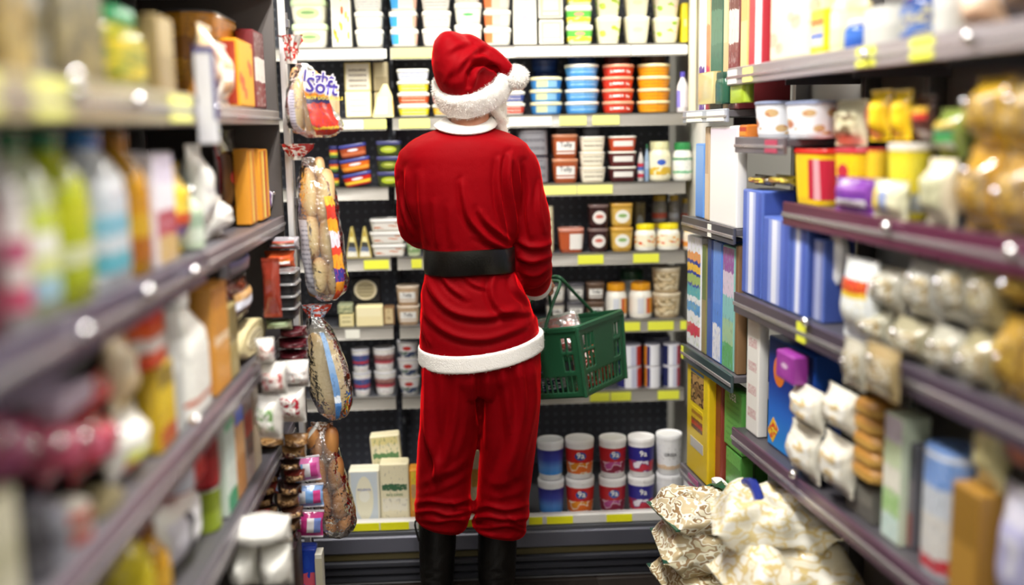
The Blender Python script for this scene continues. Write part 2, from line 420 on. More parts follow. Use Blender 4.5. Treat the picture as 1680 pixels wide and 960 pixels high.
def tag_on(parent, px0, px1, y0, y1, z0, Y, m=PT):
    a, c = at(px0, (y0 + y1) / 2, Y), at(px1, (y0 + y1) / 2, Y)
    hh = (y1 - y0) / sc(Y)
    obj('price_tag', mesh(*bxs(a.x, c.x, Y - .0022, Y + .0005, z0 - hh / 2, z0 + hh / 2), m, False), parent)
for a, c in ((500, 622), (624, 671), (760, 802), (868, 890), (897, 940), (995, 1037), (1120, 1180)):
    tag_on(br, a, c, 849, 862, (zt + zb) / 2, LIPY, mat('#f2ee1a', .5))
z1, z2, z3, z4 = at(840, 871, LIPY).z, at(840, 899, LIPY).z, at(840, 910, LIPY).z, at(840, 950, LIPY).z
obj('lip_moulding', mesh(*bxs(FX0 - .04, FX1 + .03, LIPY - .004, LIPY + .04, z1, zb - .001, .002), mat('#6c6e74', .35, .5)), case)
obj('bumper', mesh(*bxs(FX0 - .04, FX1 + .03, LIPY - .012, LIPY + .05, z2, z1 - .0005, .006), mat('#71727f', .3, .55)), case)
obj('trim_strip', mesh(*bxs(FX0 - .04, FX1 + .03, LIPY - .006, LIPY + .05, z3, z2 - .0005, .003), mat('#5f5638', .4, .4)), case)
zz = z3
for k in range(3):
    hh = (z3 - z4) / 3
    obj('kick_ridge', mesh(*bxs(FX0 - .04, FX1 + .03, LIPY - .010 + .008 * k, LIPY + .05, z3 - hh * (k + 1), z3 - hh * k - .001, .008), mat('#3c3d44', .35, .3)), case)
obj('kick_edge', mesh(*bxs(FX0 - .04, FX1 + .03, LIPY + .008, LIPY + .05, z4 - .003, z4, .001), mat('#9a9a9c', .3, .6)), case)
obj('kick_plate', mesh(*bxs(FX0 - .03, FX1 + .02, LIPY + .06, LIPY + .1, 0, .11), mat('#14110f', .6)), case)
# round-cornered scuffed clear guard on the bumper
WV, WF = [], []
for k in range(int((FX1 - FX0) / .011)):
    x = FX0 + .01 + k * .011
    q = bxs(x - .0011, x + .0011, LIPY + .030, LIPY + .033, ZR['G'], ZR['G'] + .022); WV, WF = join((WV, WF), q)
for z in (.004, .020):
    WV, WF = join((WV, WF), bxs(FX0, FX1, LIPY + .029, LIPY + .0325, ZR['G'] + z, ZR['G'] + z + .0025))
wg = obj('wire_guard', mesh(WV, WF, mat('#55534e', .35, .7), False), case); wg['kind'] = 'stuff'
RAILS = {
    'A': [(478, 634, PTW), (642, 760, PTP), (845, 935, PTW), (938, 1034, PTW), (1036, 1128, PTW)],
    'B': [(556, 596, PTW), (597, 634, PTP), (655, 705, PTP), (835, 905, PTW), (918, 962, PTP), (972, 1016, PTP)],
    'C': [(890, 946, PTP), (947, 1005, PTP), (1128, 1142, PTP)],
    'D': [(597, 638, PT), (675, 692, PT), (948, 990, PT), (1039, 1081, PT)],
    'E': [(566, 590, PTW), (1019, 1050, PT), (1063, 1105, PT), (1116, 1126, PT)],
    'F': [(968, 1000, PT), (1002, 1035, PT), (1079, 1114, PT)], }
RH = 20 / sc(SY)
for r, tags in RAILS.items():
    z = ZR[r]
    for x0, x1 in ((FX0, DIV - .012), (DIV + .012, FX1)):
        s = obj('shelf', mesh(*bxs(x0, x1, SY + .004, BY, z - .018, z, .002), GREYP), case)
        rl = obj('price_rail', mesh(*loft([ring((x1 - x0) / 2, .002, .001, z - RH, (x0 + x1) / 2, SY + .0, n=2), ring((x1 - x0) / 2, .002, .001, z - RH * .9, (x0 + x1) / 2, SY + .004, n=2), ring((x1 - x0) / 2, .002, .001, z - RH * .1, (x0 + x1) / 2, SY + .006, n=2), ring((x1 - x0) / 2, .006, .001, z + .0006, (x0 + x1) / 2, SY + .006, n=2)]), mat('#96928b', .4, .25)), s)
        for a, c, m in tags:
            ax = at((a + c) / 2, YA[r][1], SY).x
            if x0 < ax < x1: tag_on(s, a, c, YA[r][1] + 3.5, YA[r][1] + 18, z - RH * .52, SY - .0, m)
        for bx in (x0 + .03, x1 - .03):
            obj('bracket', mesh(*bxs(bx - .004, bx + .004, SY + .06, BY, z - .03, z - .018), DARKP, False), s)

# ---------------------------------------------------------------- shelving on both sides of the aisle
def gondola(name, label, loc, rot, sign, y0, y1, bays, shelves, depth=.42):
    g = thing(name, label, 'shelving', loc, (0, 0, rot))
    def X(a, c): return (a, c) if sign > 0 else (-c, -a)
    def bx(xa, xc, *r): return bxs(*X(xa, xc), *r)
    obj('back_panel', mesh(*bx(depth, depth + .03, y0, y1, .1, 2.15), mat('#8d8a86', .5, .1), False), g)
    obj('base_deck', mesh(*bx(-.01, depth, y0, y1, .0, .13, .008), mat('#6d6a6c', .4, .2)), g)
    for y in bays:
        u = obj('upright', mesh(*bx(depth - .05, depth - .001, y - .015, y + .015, .13, 2.15, .003), mat('#7c7a7a', .35, .5)), g)
    for (ya, yb, z, h, col, tags) in shelves:
        s = obj('shelf', mesh(*bx(.006, depth - .001, ya, yb, z - .02, z, .002), mat('#5d5a60', .4, .3)), g)
        obj('price_rail', mesh(*bx(-.004, .006, ya + .002, yb - .002, z - h, z + .004, .002), mat(col, .3, .35)), s)
        obj('rail_channel', mesh(*bx(-.007, -.003, ya + .002, yb - .002, z - h * .62, z - h * .40, .001), mat('#b9b4b6', .25, .6)), s)
        for (t0, t1, m) in tags: obj('price_tag', mesh(*bx(-.0065, -.004, t0, t1, z - h * .9, z - .002), m, False), s)
        k = int((yb - ya) / .45) + 1
        for i in range(k + 1):
            yy = ya + .03 + (yb - ya - .06) * i / k
            obj('bracket', mesh(*bx(.16, depth - .001, yy - .004, yy + .004, z - .045, z - .02), mat('#8b8890', .35, .5), False), s)
    return g
LX = -.515; LY1 = 3.05
GL = gondola('grocery_shelving', 'long grey grocery shelving unit on the left side of the aisle', (LX, 0, 0), 0, -1, .35, LY1, (.36, 2.1, LY1 - .02), [
    (.35, 2.09, 1.93, .045, '#8a8894', []), (2.11, LY1, 2.0, .045, '#8a8894', []),
    (.35, 2.09, 1.655, .055, '#b3a88a', [(.80, .95, PTP), (1.05, 1.2, PTP), (1.3, 1.42, PTP), (1.9, 2.05, PTP)]), (2.11, LY1, 1.64, .035, '#a79d98', []),
    (.35, 2.09, 1.345, .055, '#5d5368', []), (2.11, LY1, 1.342, .04, '#85787c', []),
    (.35, LY1, 1.017, .05, '#76626f', []), (.35, LY1, .728, .05, '#77707a', [])])
RP = Vector((.742, 3.42, 0)); RA = R(5.2)
PUR = '#6d3550'
GR = gondola('grocery_shelving', 'long grey grocery shelving unit on the right side of the aisle', RP, RA, 1, -3.0, 0, (-2.9, -.84, -.5, -.02), [
    (-3.0, -.42, 1.738, .045, '#a59ca0', [(-.62, -.55, PTP), (-1.52, -1.44, PT), (-1.3, -1.22, PT), (-.5, -.43, PTW)]), (-.42, 0, 1.626, .035, '#b6bccb', [(-.4, -.25, PTW), (-.2, -.05, PTW)]),
    (-.49, 0, 1.285, .045, '#5b5a60', [(-.3, -.27, PTW)]), (-.84, -.49, 1.545, .04, '#77737a', [(-.8, -.72, mat('#b0405c', .4))]),
    (-3.0, -.84, 1.385, .055, PUR, []), (-.49, 0, .850, .05, '#46575a', [(-.03, -.01, PT)]),
    (-3.0, -.5, 1.103, .055, '#5c5060', [(-1.0, -.95, PT)]), (-3.0, -.5, .70, .05, '#6a4a60', []), (-.49, 0, .43, .045, '#77727c', [(-.2, -.1, mat('#b0608a', .4))])])
# white and chrome end posts of the left shelving
ep = obj('end_post', mesh(*bxs(.012, .030, LY1 + .002, LY1 + .035, .13, 2.15, .004), mat('#f4f4f4', .18, .1)), GL)
obj('end_panel', mesh(*bxs(-.42, .0, LY1 + .002, LY1 + .02, .0, 2.15, .003), mat('#5b5552', .5)), GL)

def added_glint(g, p, r=.007):  # chrome ball added on a rail only to mirror the lamps as a glint
    o = obj('added_glint', _glint_ball(r), g); o.location = g.matrix_basis.inverted() @ p
def _glint_ball(r, c={}):
    if r not in c: c[r] = mesh(*ball((0, 0, 0), r, r, r, 12, 8), mat('#f2f2f4', .03, 1))
    return c[r]
for px, py in ((140, 545), (242, 478), (318, 446), (122, 128), (126, 150), (226, 165), (355, 178), (322, 690)): added_glint(GL, on_plane(px, py, Vector((LX + .012, 0, 0)), Vector((1, 0, 0))), .0115)
for px, py in ((1455, 372), (1590, 60), (1660, 412), (1322, 528), (1302, 778), (1420, 90)): added_glint(GR, on_plane(px, py, RP + Vector((-math.cos(RA), -math.sin(RA), 0)) * .012, Vector((math.cos(RA), math.sin(RA), 0))), .0115)

# ---------------------------------------------------------------- the shopper in the red suit
Y0 = 3.20
S0 = sc(Y0)
def pt(px, py, dy=0.0): return at(px, py, Y0) + Vector((0, dy, 0)) if abs(dy) < 1e-9 else at(px, py, Y0 + dy)
def band(rows, n=40, p=2.3, cy=0.0):     # rows: (py, pxL, pxR, half depth[, depth offset])
    rr = []
    for r in rows:
        a, b_ = pt(r[1], r[0]), pt(r[2], r[0]); c = (a + b_) / 2
        c.y = Y0 + cy + (r[4] if len(r) > 4 else 0); z = c.z
        h = (b_.x - a.x) / 2
        rr.append(oval((c.x, c.y, z), (h, 0, 0), (0, r[3], 0), n, p))
    return rr
def voxel(parts, size, smooth=4, fac=.5):
    v, f = join(*parts)
    o = obj('tmp', mesh(v, f, None, False))
    r = o.modifiers.new('r', 'REMESH'); r.mode = 'VOXEL'; r.voxel_size = size
    s = o.modifiers.new('s', 'SMOOTH'); s.iterations = smooth; s.factor = fac
    dg = bpy.context.evaluated_depsgraph_get(); dg.update()
    me = bpy.data.meshes.new_from_object(o.evaluated_get(dg)); bpy.data.objects.remove(o)
    me.polygons.foreach_set('use_smooth', [True] * len(me.polygons)); return me
def arr(me):
    n = len(me.vertices); co = np.empty(n * 3, 'f'); me.vertices.foreach_get('co', co)
    no = np.empty(n * 3, 'f'); me.vertices.foreach_get('normal', no); return co.reshape(-1, 3), no.reshape(-1, 3)
def project(co):
    d = co - np.array(CAM); x, y, z = d @ np.array(_r), d @ np.array(_u), d @ np.array(_f)
    return 840 + F * x / z, 480 - F * y / z
def drape(me, folds, amp=.003, stretch=(14, 14, 5), seed=0.0, hf=.0006, gain=.62, wide=1.35):
    """cloth folds: ridges with a valley beside them along polylines on the back, and soft undirected creases all over"""
    co, no = arr(me); px, py = project(co); back = np.clip(-no[:, 1] * 1.6 + .35, 0, 1)
    disp = np.zeros(len(co))
    for pl, w, a in folds:
        q = np.array([(p.x, p.y) for p in spline([(x, y, 0) for x, y in pl], 8)])
        best = np.full(len(co), 1e9); side = np.zeros(len(co)); tt = np.zeros(len(co))
        for i in range(len(q) - 1):
            dv = q[i + 1] - q[i]; L2 = max(1e-6, dv @ dv)
            u = np.clip(((px - q[i, 0]) * dv[0] + (py - q[i, 1]) * dv[1]) / L2, 0, 1)
            ex, ey = px - (q[i, 0] + u * dv[0]), py - (q[i, 1] + u * dv[1]); d = np.hypot(ex, ey)
            m = d < best; best[m] = d[m]; side[m] = np.sign(dv[0] * ey - dv[1] * ex)[m]; tt[m] = ((i + u) / (len(q) - 1))[m]
        taper = np.sin(np.pi * np.clip(tt * .92 + .04, 0, 1)) ** .6
        s = best / (w * wide)
        disp += back * a * gain * taper * (np.exp(-s * s) - .75 * np.exp(-((s - 1.5) / .9) ** 2) * (side > 0) * 1.0)
    sx, sy, sz = stretch
    for i, (c, nn) in enumerate(zip(co, no)):
        v = Vector((c[0] * sx + seed, c[1] * sy, c[2] * sz))
        disp[i] += amp * noise.noise(v) + amp * .5 * noise.noise(v * 2.3) + hf * noise.noise(Vector(c) * 70)
    co2 = co + no * disp[:, None]
    me.vertices.foreach_set('co', co2.astype('f').ravel()); me.update(); return me
def fuzz(me, n, ln, m, seed=1, spread=.6, w=.0006):
    """short fur strands as slivers growing from the surface, in the same mesh"""
    rg = random.Random(seed); co, no = arr(me); V = [Vector(c) for c in co]; Fc = [tuple(p.vertices) for p in me.polygons]; k = len(V)
    for _ in range(n):
        i = rg.randrange(k); p = Vector(co[i]); d = Vector(no[i]) + Vector((rg.uniform(-1, 1), rg.uniform(-1, 1), rg.uniform(-1, .6))) * spread
        d.normalize(); t = d.cross(Vector((rg.uniform(-1, 1), rg.uniform(-1, 1), rg.uniform(-1, 1)))).normalized() * w
        p = p + Vector((rg.uniform(-1, 1), rg.uniform(-1, 1), rg.uniform(-1, 1))) * .003
        b0 = len(V); V += [p - t, p + t, p + d * ln * rg.uniform(.5, 1)]; Fc.append((b0, b0 + 1, b0 + 2))
    out = mesh(V, Fc, m, True, 180); return out

velvet, nt, b = bsdf_mat('red_velvet')
b.inputs['Base Color'].default_value = (.20, .0006, .003, 1); b.inputs['Roughness'].default_value = .6; b.inputs['Specular IOR Level'].default_value = .04
b.inputs['Sheen Weight'].default_value = 1.0; b.inputs['Sheen Roughness'].default_value = .3; b.inputs['Sheen Tint'].default_value = (1, .008, .012, 1)
t = nt.nodes.new('ShaderNodeTexCoord'); n = nt.nodes.new('ShaderNodeTexNoise'); n.inputs['Scale'].default_value = 420; n.inputs['Detail'].default_value = 2
nt.links.new(t.outputs['Object'], n.inputs['Vector']); u = nt.nodes.new('ShaderNodeBump'); u.inputs['Strength'].default_value = .35; u.inputs['Distance'].default_value = .002
nt.links.new(n.outputs['Fac'], u.inputs['Height']); nt.links.new(u.outputs[0], b.inputs['Normal'])
FUR = mat('#f4f0ea', .9, spec=.1, bump=.6, bscale=300, sheen=.5); FELT = mat('#f1eee8', .85, spec=.1, bump=.4, bscale=260, sheen=.3)
LEATH = mat('#0d0b09', .36, spec=.5, bump=.25, bscale=120); BELTM = mat('#0b0906', .36, spec=.5, bump=.15, bscale=160)
skin, nt, b = bsdf_mat('skin')
b.inputs['Base Color'].default_value = lin('#c98a6a'); b.inputs['Roughness'].default_value = .5; b.inputs['Subsurface Weight'].default_value = .12; b.inputs['Subsurface Scale'].default_value = .01

man = thing('person', 'person in red velvet suit and white-trimmed hat, standing with back turned, holding a green basket', 'person', (at(782, 900, Y0).x, Y0, 0))
inv = Matrix.Translation(-man.location)
def part(name, me, parent=None):
    me.transform(inv); o = obj(name, me, parent or man); return o
def px2m(p): return p / S0
# arms: joints
Lsh, Lel, Lwr, Lha = pt(683, 252), pt(686, 372, .03), pt(742, 372, .24), pt(778, 350, .27)
Rsh, Rel, Rwr, Rha = pt(857, 254), pt(874, 430, .03), pt(879, 470, .16), pt(893, 466, .24)
grip = at(907, 455, Y0 + .27)
# --- body: one continuous figure
hc = pt(776, 146, .02); fd = Vector((math.sin(R(42)), math.cos(R(42)), -.05)).normalized(); fs = Vector((fd.y, -fd.x, 0)).normalized()
def hp(f_, s_, u_): return hc + fd * f_ + fs * s_ + Vector((0, 0, u_))
def mid_(a, b_): return a.lerp(b_, .5)
def blob(c, rx, ry, rz, rot=None):
    v, f = ball((0, 0, 0), rx, ry, rz)
    if rot: v = [rot @ q for q in v]
    return [q + Vector(c) for q in v], f
hm = Matrix((fs, fd, Vector((0, 0, 1)))).transposed()
parts = [blob(hp(-.01, 0, .02), .074, .096, .098, hm), blob(hp(.03, 0, -.045), .056, .07, .075, hm), blob(hp(.088, 0, -.03), .013, .02, .024, hm), blob(hp(.082, 0, -.005), .011, .014, .03, hm),
         blob(hp(.06, 0, -.105), .032, .03, .024, hm), blob(hp(.075, 0, .02), .05, .02, .016, hm), blob(hp(.082, 0, -.068), .026, .012, .007, hm), blob(hp(.081, 0, -.081), .022, .012, .007, hm)]
for s in (-1, 1): parts.append(blob(hp(-.012, s * .078, -.02), .012, .022, .034, hm))
parts.append(tube([hp(-.02, 0, -.04), pt(772, 190, .005), pt(771, 235, .0)], [.056, .057, .075], 16))
parts.append(loft(band([(214, 735, 800, .06), (236, 694, 838, .085), (270, 692, 832, .095), (330, 698, 826, .098), (420, 716, 826, .098), (470, 706, 845, .115), (540, 705, 872, .12), (600, 700, 876, .12)])))
for side, xs in ((0, ((600, 742), (700, 738), (800, 730), (900, 718), (965, 715))), (1, ((600, 836), (700, 836), (800, 828), (900, 818), (965, 817)))):
    rr = (.085, .074, .056, .052, .042); parts.append(tube([pt(x, y) for y, x in xs], list(rr), 14)); c = pt(xs[-1][1], 965)
    parts.append(blob((c.x, Y0 + .07, .05), .038, .12, .032))
parts.append(tube([Lsh + Vector((.03, 0, -.05)), mid_(Lsh, Lel), Lel, Lwr], [.042, .038, .036, .027], 14)); parts.append(tube([Rsh + Vector((-.03, 0, -.05)), mid_(Rsh, Rel), Rel, Rwr], [.042, .038, .036, .027], 14))
def hand(w, h, axis, out, thumb_side):
    """palm from wrist to h, fingers curling round the bar along `axis`"""
    fwd = (h - w).normalized(); nrm = out.normalized(); lat = fwd.cross(nrm).normalized()
    ps = [tube([w - fwd * .02, w, w.lerp(h, .45), h], [.026, .025, .034, .034], 12)]
    ln = (.030, .034, .032, .026)
    for i in range(4):
        o = (i - 1.5) * .019; b0 = h + lat * o - fwd * .012; r = .0085 - .0006 * abs(i - 1.4)
        k1 = b0 + fwd * ln[i] + nrm * .002; k2 = k1 + fwd * .012 - nrm * ln[i] * .8; k3 = k2 - fwd * .018 - nrm * .014
        ps.append(tube([b0, k1, k2, k3], [r * 1.15, r * 1.05, r, r * .8], 8))
    tb = w.lerp(h, .45) + lat * thumb_side * .026; t1 = tb + fwd * .03 + lat * thumb_side * .018 - nrm * .012; t2 = t1 + fwd * .022 - nrm * .018 - lat * thumb_side * .008
    ps.append(tube([w.lerp(h, .3), tb, t1, t2], [.014, .012, .0098, .008], 8)); return ps
parts += hand(Rwr, Rha, None, Vector((.35, .1, 1)), -1)
parts += hand(Lwr, Lha, None, Vector((-.2, .9, .3)), 1)
bm_ = voxel(parts, .0052, 2); bm_.materials.append(skin); part('body', bm_)
for s in (-1, 1):
    e = part('eye', mesh(*blob(hp(.0805, s * .031, .0), .0115, .0065, .0062, hm), mat('#efe9e2', .2)))
    part('iris', mesh(*blob(hp(.0855, s * .031, .0), .0048, .0028, .0048, hm), mat('#3b2a1c', .2)), e)
    part('eyelid', mesh(*tube([hp(.083, s * .019, .003), hp(.0865, s * .031, .0065), hp(.081, s * .043, .003)], [.003, .0042, .003]), skin))
    v, f = tube([hp(.088, s * .014, .020), hp(.090, s * .032, .025), hp(.080, s * .052, .018)], [.005, .006, .003]); part('eyebrow', mesh(v, f, FUR))
part('mouth', mesh(*tube([hp(.083, -.022, -.0745), hp(.0935, 0, -.075), hp(.083, .022, -.0745)], [.002, .003, .002]), mat('#8c4038', .5)))
# short hair under the hat
v, f = loft([oval(hp(-.012, 0, z), fs * (.077 * s), fd * (.1 * s), 28) for z, s in ((-.030, .88), (-.012, .97), (.02, 1.0), (.06, .95))]); 
hair = voxel([(v, f)], .006, 1); hm_ = fuzz(hair, 2500, .012, mat('#8a6a4c', .7), 3, .8); part('hair', hm_)
# beard: wavy locks over the jaw on the turned side
rg = random.Random(5); locks = [blob(hp(.055, 0, -.10), .056, .045, .05, hm)]
for k in range(17):
    a = (k / 16 - .5) * 2; st = hp(.075 - .055 * a * a, a * .068, -.045 - .02 * rg.random())
    ps = [st]
    for j in range(1, 7):
        d = j / 6
        ps.append(st + Vector((fd.x * .058 * d + .008 * math.sin(j * 1.7 + k), fd.y * .058 * d + .007 * math.cos(j * 1.9 + k * 2), -.172 * d * (1 - .3 * a * a))))
    locks.append(tube(spline(ps, 2), [.017 * (1 - .75 * (i / 12) ** 1.6) for i in range(13)], 7))
for s in (-1, 1): locks.append(tube(spline([hp(.05, s * .066, .0), hp(.06, s * .066, -.05), hp(.065, s * .05, -.1)], 3), [.006, .010, .013, .015, .017, .017, .017], 8))
locks += [tube([hp(.098, s * .004, -.06), hp(.10, s * .03, -.066), hp(.085, s * .055, -.09)], [.012, .011, .005], 8) for s in (-1, 1)]
bd = voxel(locks, .0055, 1); bd = fuzz(bd, 3500, .013, mat('#f6f1e6', .8, spec=.2, sheen=.4), 9, .25, .0005); part('beard', bd)

# --- jacket
tor = band([(203, 735, 797, .06, .0), (210, 716, 812, .080, .0), (216, 698, 832, .092), (224, 680, 850, .104), (236, 664, 866, .114), (256, 655, 872, .124), (290, 656, 862, .132), (330, 666, 852, .135), (370, 682, 847, .130), (400, 693, 844, .126), (424, 698, 842, .124), (444, 699, 843, .126), (470, 692, 856, .138), (500, 690, 870, .148), (530, 689, 881, .154), (562, 688.5, 888, .158)])
# the hem hangs lower in the middle of the back
hem = band([(585, 688.5, 889, .160)])[0]
def hem_dz(p):
    x = (p.x - pt(788, 570).x) / px2m(100)
    return (-.5 * 0 + px2m(10) * (1 - x * x) * (1 if p.y < Y0 else -.3)) * -1 + px2m(11) * x
hem = [Vector((p.x, p.y, p.z + px2m(14) + hem_dz(p))) for p in hem]
for i_, w_ in ((0, 1.0), (1, 1.0), (2, .8), (3, .5), (4, .2)):
    for v in tor[i_]:
        d_ = max(0, (Y0 - v.y) / .1); v.z -= px2m(8.5) * w_ * min(1, d_ * 1.2) + px2m(2)
tor2 = tor + [hem]
def mid(a, b_, t): return a.lerp(b_, t)
slL = tube(spline([pt(712, 262), Lsh + Vector((.006,0,-.035)), mid(Lsh, Lel, .5) + Vector((-.004, 0, 0)), Lel, mid(Lel, Lwr, .5), Lwr - (Lwr - Lel) * .10], 4), [.068 + .006 * math.sin(i * .45) - (.016 * max(0, i - 12) / 8) for i in range(21)], 18)
slR = tube(spline([pt(828, 262), Rsh + Vector((-.008, 0, -.035)), pt(864, 312), pt(874, 360), Rel, mid(Rel, Rwr, .55) + Vector((0, 0, -.012)), Rwr - (Rwr - Rel) * .12], 4), [.060, .061, .062, .062, .061, .058, .056, .055, .054, .054, .054, .055, .056, .057, .058, .060, .061, .062, .061, .058, .056, .053, .05, .047, .045], 18)
jk = voxel([loft(tor2), slL, slR], .0062, 9, .6)
FJ = [([(758, 300), (761, 325), (770, 358), (795, 388), (824, 404)], 5, .013), ([(786, 345), (800, 366), (826, 388), (838, 396)], 4.5, .010), ([(775, 385), (800, 398), (830, 408)], 4, .006),
      ([(820, 262), (818, 300), (822, 340), (834, 385)], 5, .010), ([(838, 255), (832, 290), (838, 340), (846, 395)], 5.5, .015), ([(846, 262), (850, 300), (852, 345)], 4, .007),
      ([(668, 280), (670, 320), (684, 370)], 5, .009), ([(690, 285), (692, 340), (700, 395)], 6, .006), ([(712, 330), (713, 370), (716, 402)], 5, .005), ([(738, 340), (738, 370), (741, 402)], 6, .004), ([(655, 300), (662, 345), (676, 385)], 4, .008),
      ([(862, 270), (868, 310), (866, 350), (872, 390)], 5, .008), ([(886, 300), (884, 340), (893, 380)], 4, .006), ([(848, 392), (868, 404), (890, 404), (903, 398)], 5, .010), ([(850, 420), (872, 428), (903, 420)], 5, .011), ([(858, 448), (880, 450), (902, 436)], 4.5, .009), ([(868, 470), (884, 466), (898, 452)], 4, .006),
      ([(700, 448), (712, 480), (745, 512), (800, 520), (850, 505)], 6, .010), ([(694, 478), (705, 520), (745, 550), (800, 556), (860, 535)], 6, .008), ([(812, 446), (806, 480), (825, 512), (868, 512)], 5.5, .009), ([(840, 448), (846, 475), (872, 498)], 5, .008), ([(725, 446), (738, 470), (765, 490)], 4.5, .007), ([(760, 446), (775, 465), (800, 474)], 4, .005), ([(692, 510), (696, 540), (706, 566)], 4, .006)]
drape(jk, FJ, .0026, (6, 6, 4), 3.1, gain=1.25, wide=1.0); jk.materials.append(velvet); jo = part('jacket', jk)
# white hem band following the bottom of the jacket
hr = []
for i in range(len(hem)):
    p = hem[i]; c = Vector((pt(788, 570).x, Y0, p.z)); o = (p - c); o.z = 0; o.normalize()
    w_ = noise.noise(Vector((p.x * 9, p.y * 9, 0))) * .006
    hr.append([p + o * (.001 + w_) + Vector((0, 0, .034)), p + o * (.005 + w_) + Vector((0, 0, .030)), p + o * (.006 + w_) + Vector((0, 0, -.018)), p + o * (.002 + w_) + Vector((0, 0, -.023)), p - o * .012 + Vector((0, 0, -.018)), p - o * .012 + Vector((0, 0, .03))])
hv, hf = loft(hr, closed=True); hv_ = voxel([(hv, hf)], .0045, 1)
part('hem_trim', fuzz(hv_, 2500, .0035, FELT, 4, .8))
# cuffs
def cuff(c, d, r0, ln, name='cuff_trim'):
    d = d.normalized(); a = d.cross(Vector((0, 0, 1))).normalized(); b_ = d.cross(a)
    rr = [oval(c + d * t, a * r, b_ * r, 20) for t, r in ((0, r0 * .9), (0, r0 * 1.06), (ln * .3, r0 * 1.13), (ln * .7, r0 * 1.12), (ln, r0 * 1.02), (ln, r0 * .85), (ln * .2, r0 * .82))]
    return part(name, fuzz(voxel([loft(rr)], .0045, 1), 1200, .004, FELT, 6, .7))
cuff(Rwr - (Rwr - Rel).normalized() * .035, (Rwr - Rel).normalized(), .047, .045); cuff(Lwr - (Lwr - Lel).normalized() * .03, (Lwr - Lel).normalized(), .045, .045)
# collar
def cring(py, l, r, dpt, dip, up=0):
    a, b_ = pt(l, py), pt(r, py); c = (a + b_) / 2; h = (b_.x - a.x) / 2
    return [Vector((c.x + h * math.cos(t), Y0 + dpt * math.sin(t) + .0, c.z - px2m(dip) * max(0, -math.sin(t)) ** 1.3 + up * max(0, math.sin(t)))) for t in [2 * math.pi * i / 40 for i in range(40)]]
c1 = cring(191, 731, 806, .068, 15); c2 = cring(204, 711, 816, .094, 15, -.02); c3 = cring(206, 712, 815, .090, 15, -.02); c4 = cring(193, 735, 802, .063, 15)
cl_ = mesh(*loft([c4, c1, [a.lerp(b_, .5) + Vector((0, 0, .004)) for a, b_ in zip(c1, c2)], c2, c3, [a.lerp(b_, .5) for a, b_ in zip(c3, c4)]], closed=True), FELT, angle=80)
part('collar', cl_)
# belt with buckle on the front
bl = band([(404, 695, 843, .133), (405, 693.5, 844.5, .138), (442, 695.5, 845.5, .140), (445, 697, 844, .134)], 48)
blv, blf = loft([[v + Vector((0, 0, .002 * math.sin(8 * v.x * 3))) for v in r] for r in bl])
belt = part('belt', mesh(blv, blf, BELTM, angle=60))
bc = pt(770, 424); fy = Y0 + .141
v, f = join(bxs(bc.x - .05, bc.x + .05, fy, fy + .008, bc.z + .03, bc.z + .042, .002), bxs(bc.x - .05, bc.x + .05, fy, fy + .008, bc.z - .042, bc.z - .03, .002), bxs(bc.x - .05, bc.x - .038, fy, fy + .008, bc.z - .03, bc.z + .03, .002), bxs(bc.x + .038, bc.x + .05, fy, fy + .008, bc.z - .03, bc.z + .03, .002))
part('buckle', mesh(v, f, mat('#c9a445', .25, 1)), belt)
# --- trousers
tl = band([(545, 700, 800, .12), (600, 692, 800, .14), (650, 689, 795, .135), (690, 687, 788, .128), (740, 684.5, 780, .122), (780, 682.5, 773, .116), (815, 683, 772, .112), (832, 679, 776, .118), (842, 683, 771, .108), (852, 680.5, 768, .112), (858, 684, 763, .10)])
tr_ = band([(545, 790, 882, .12), (600, 780, 887.5, .14), (650, 780, 886.5, .135), (690, 786, 883, .128), (740, 787, 878, .122), (780, 784.5, 873, .116), (815, 782, 868, .112), (838, 777, 869, .115), (850, 780, 863, .106), (862, 773, 863, .113), (868, 776, 861, .10)])
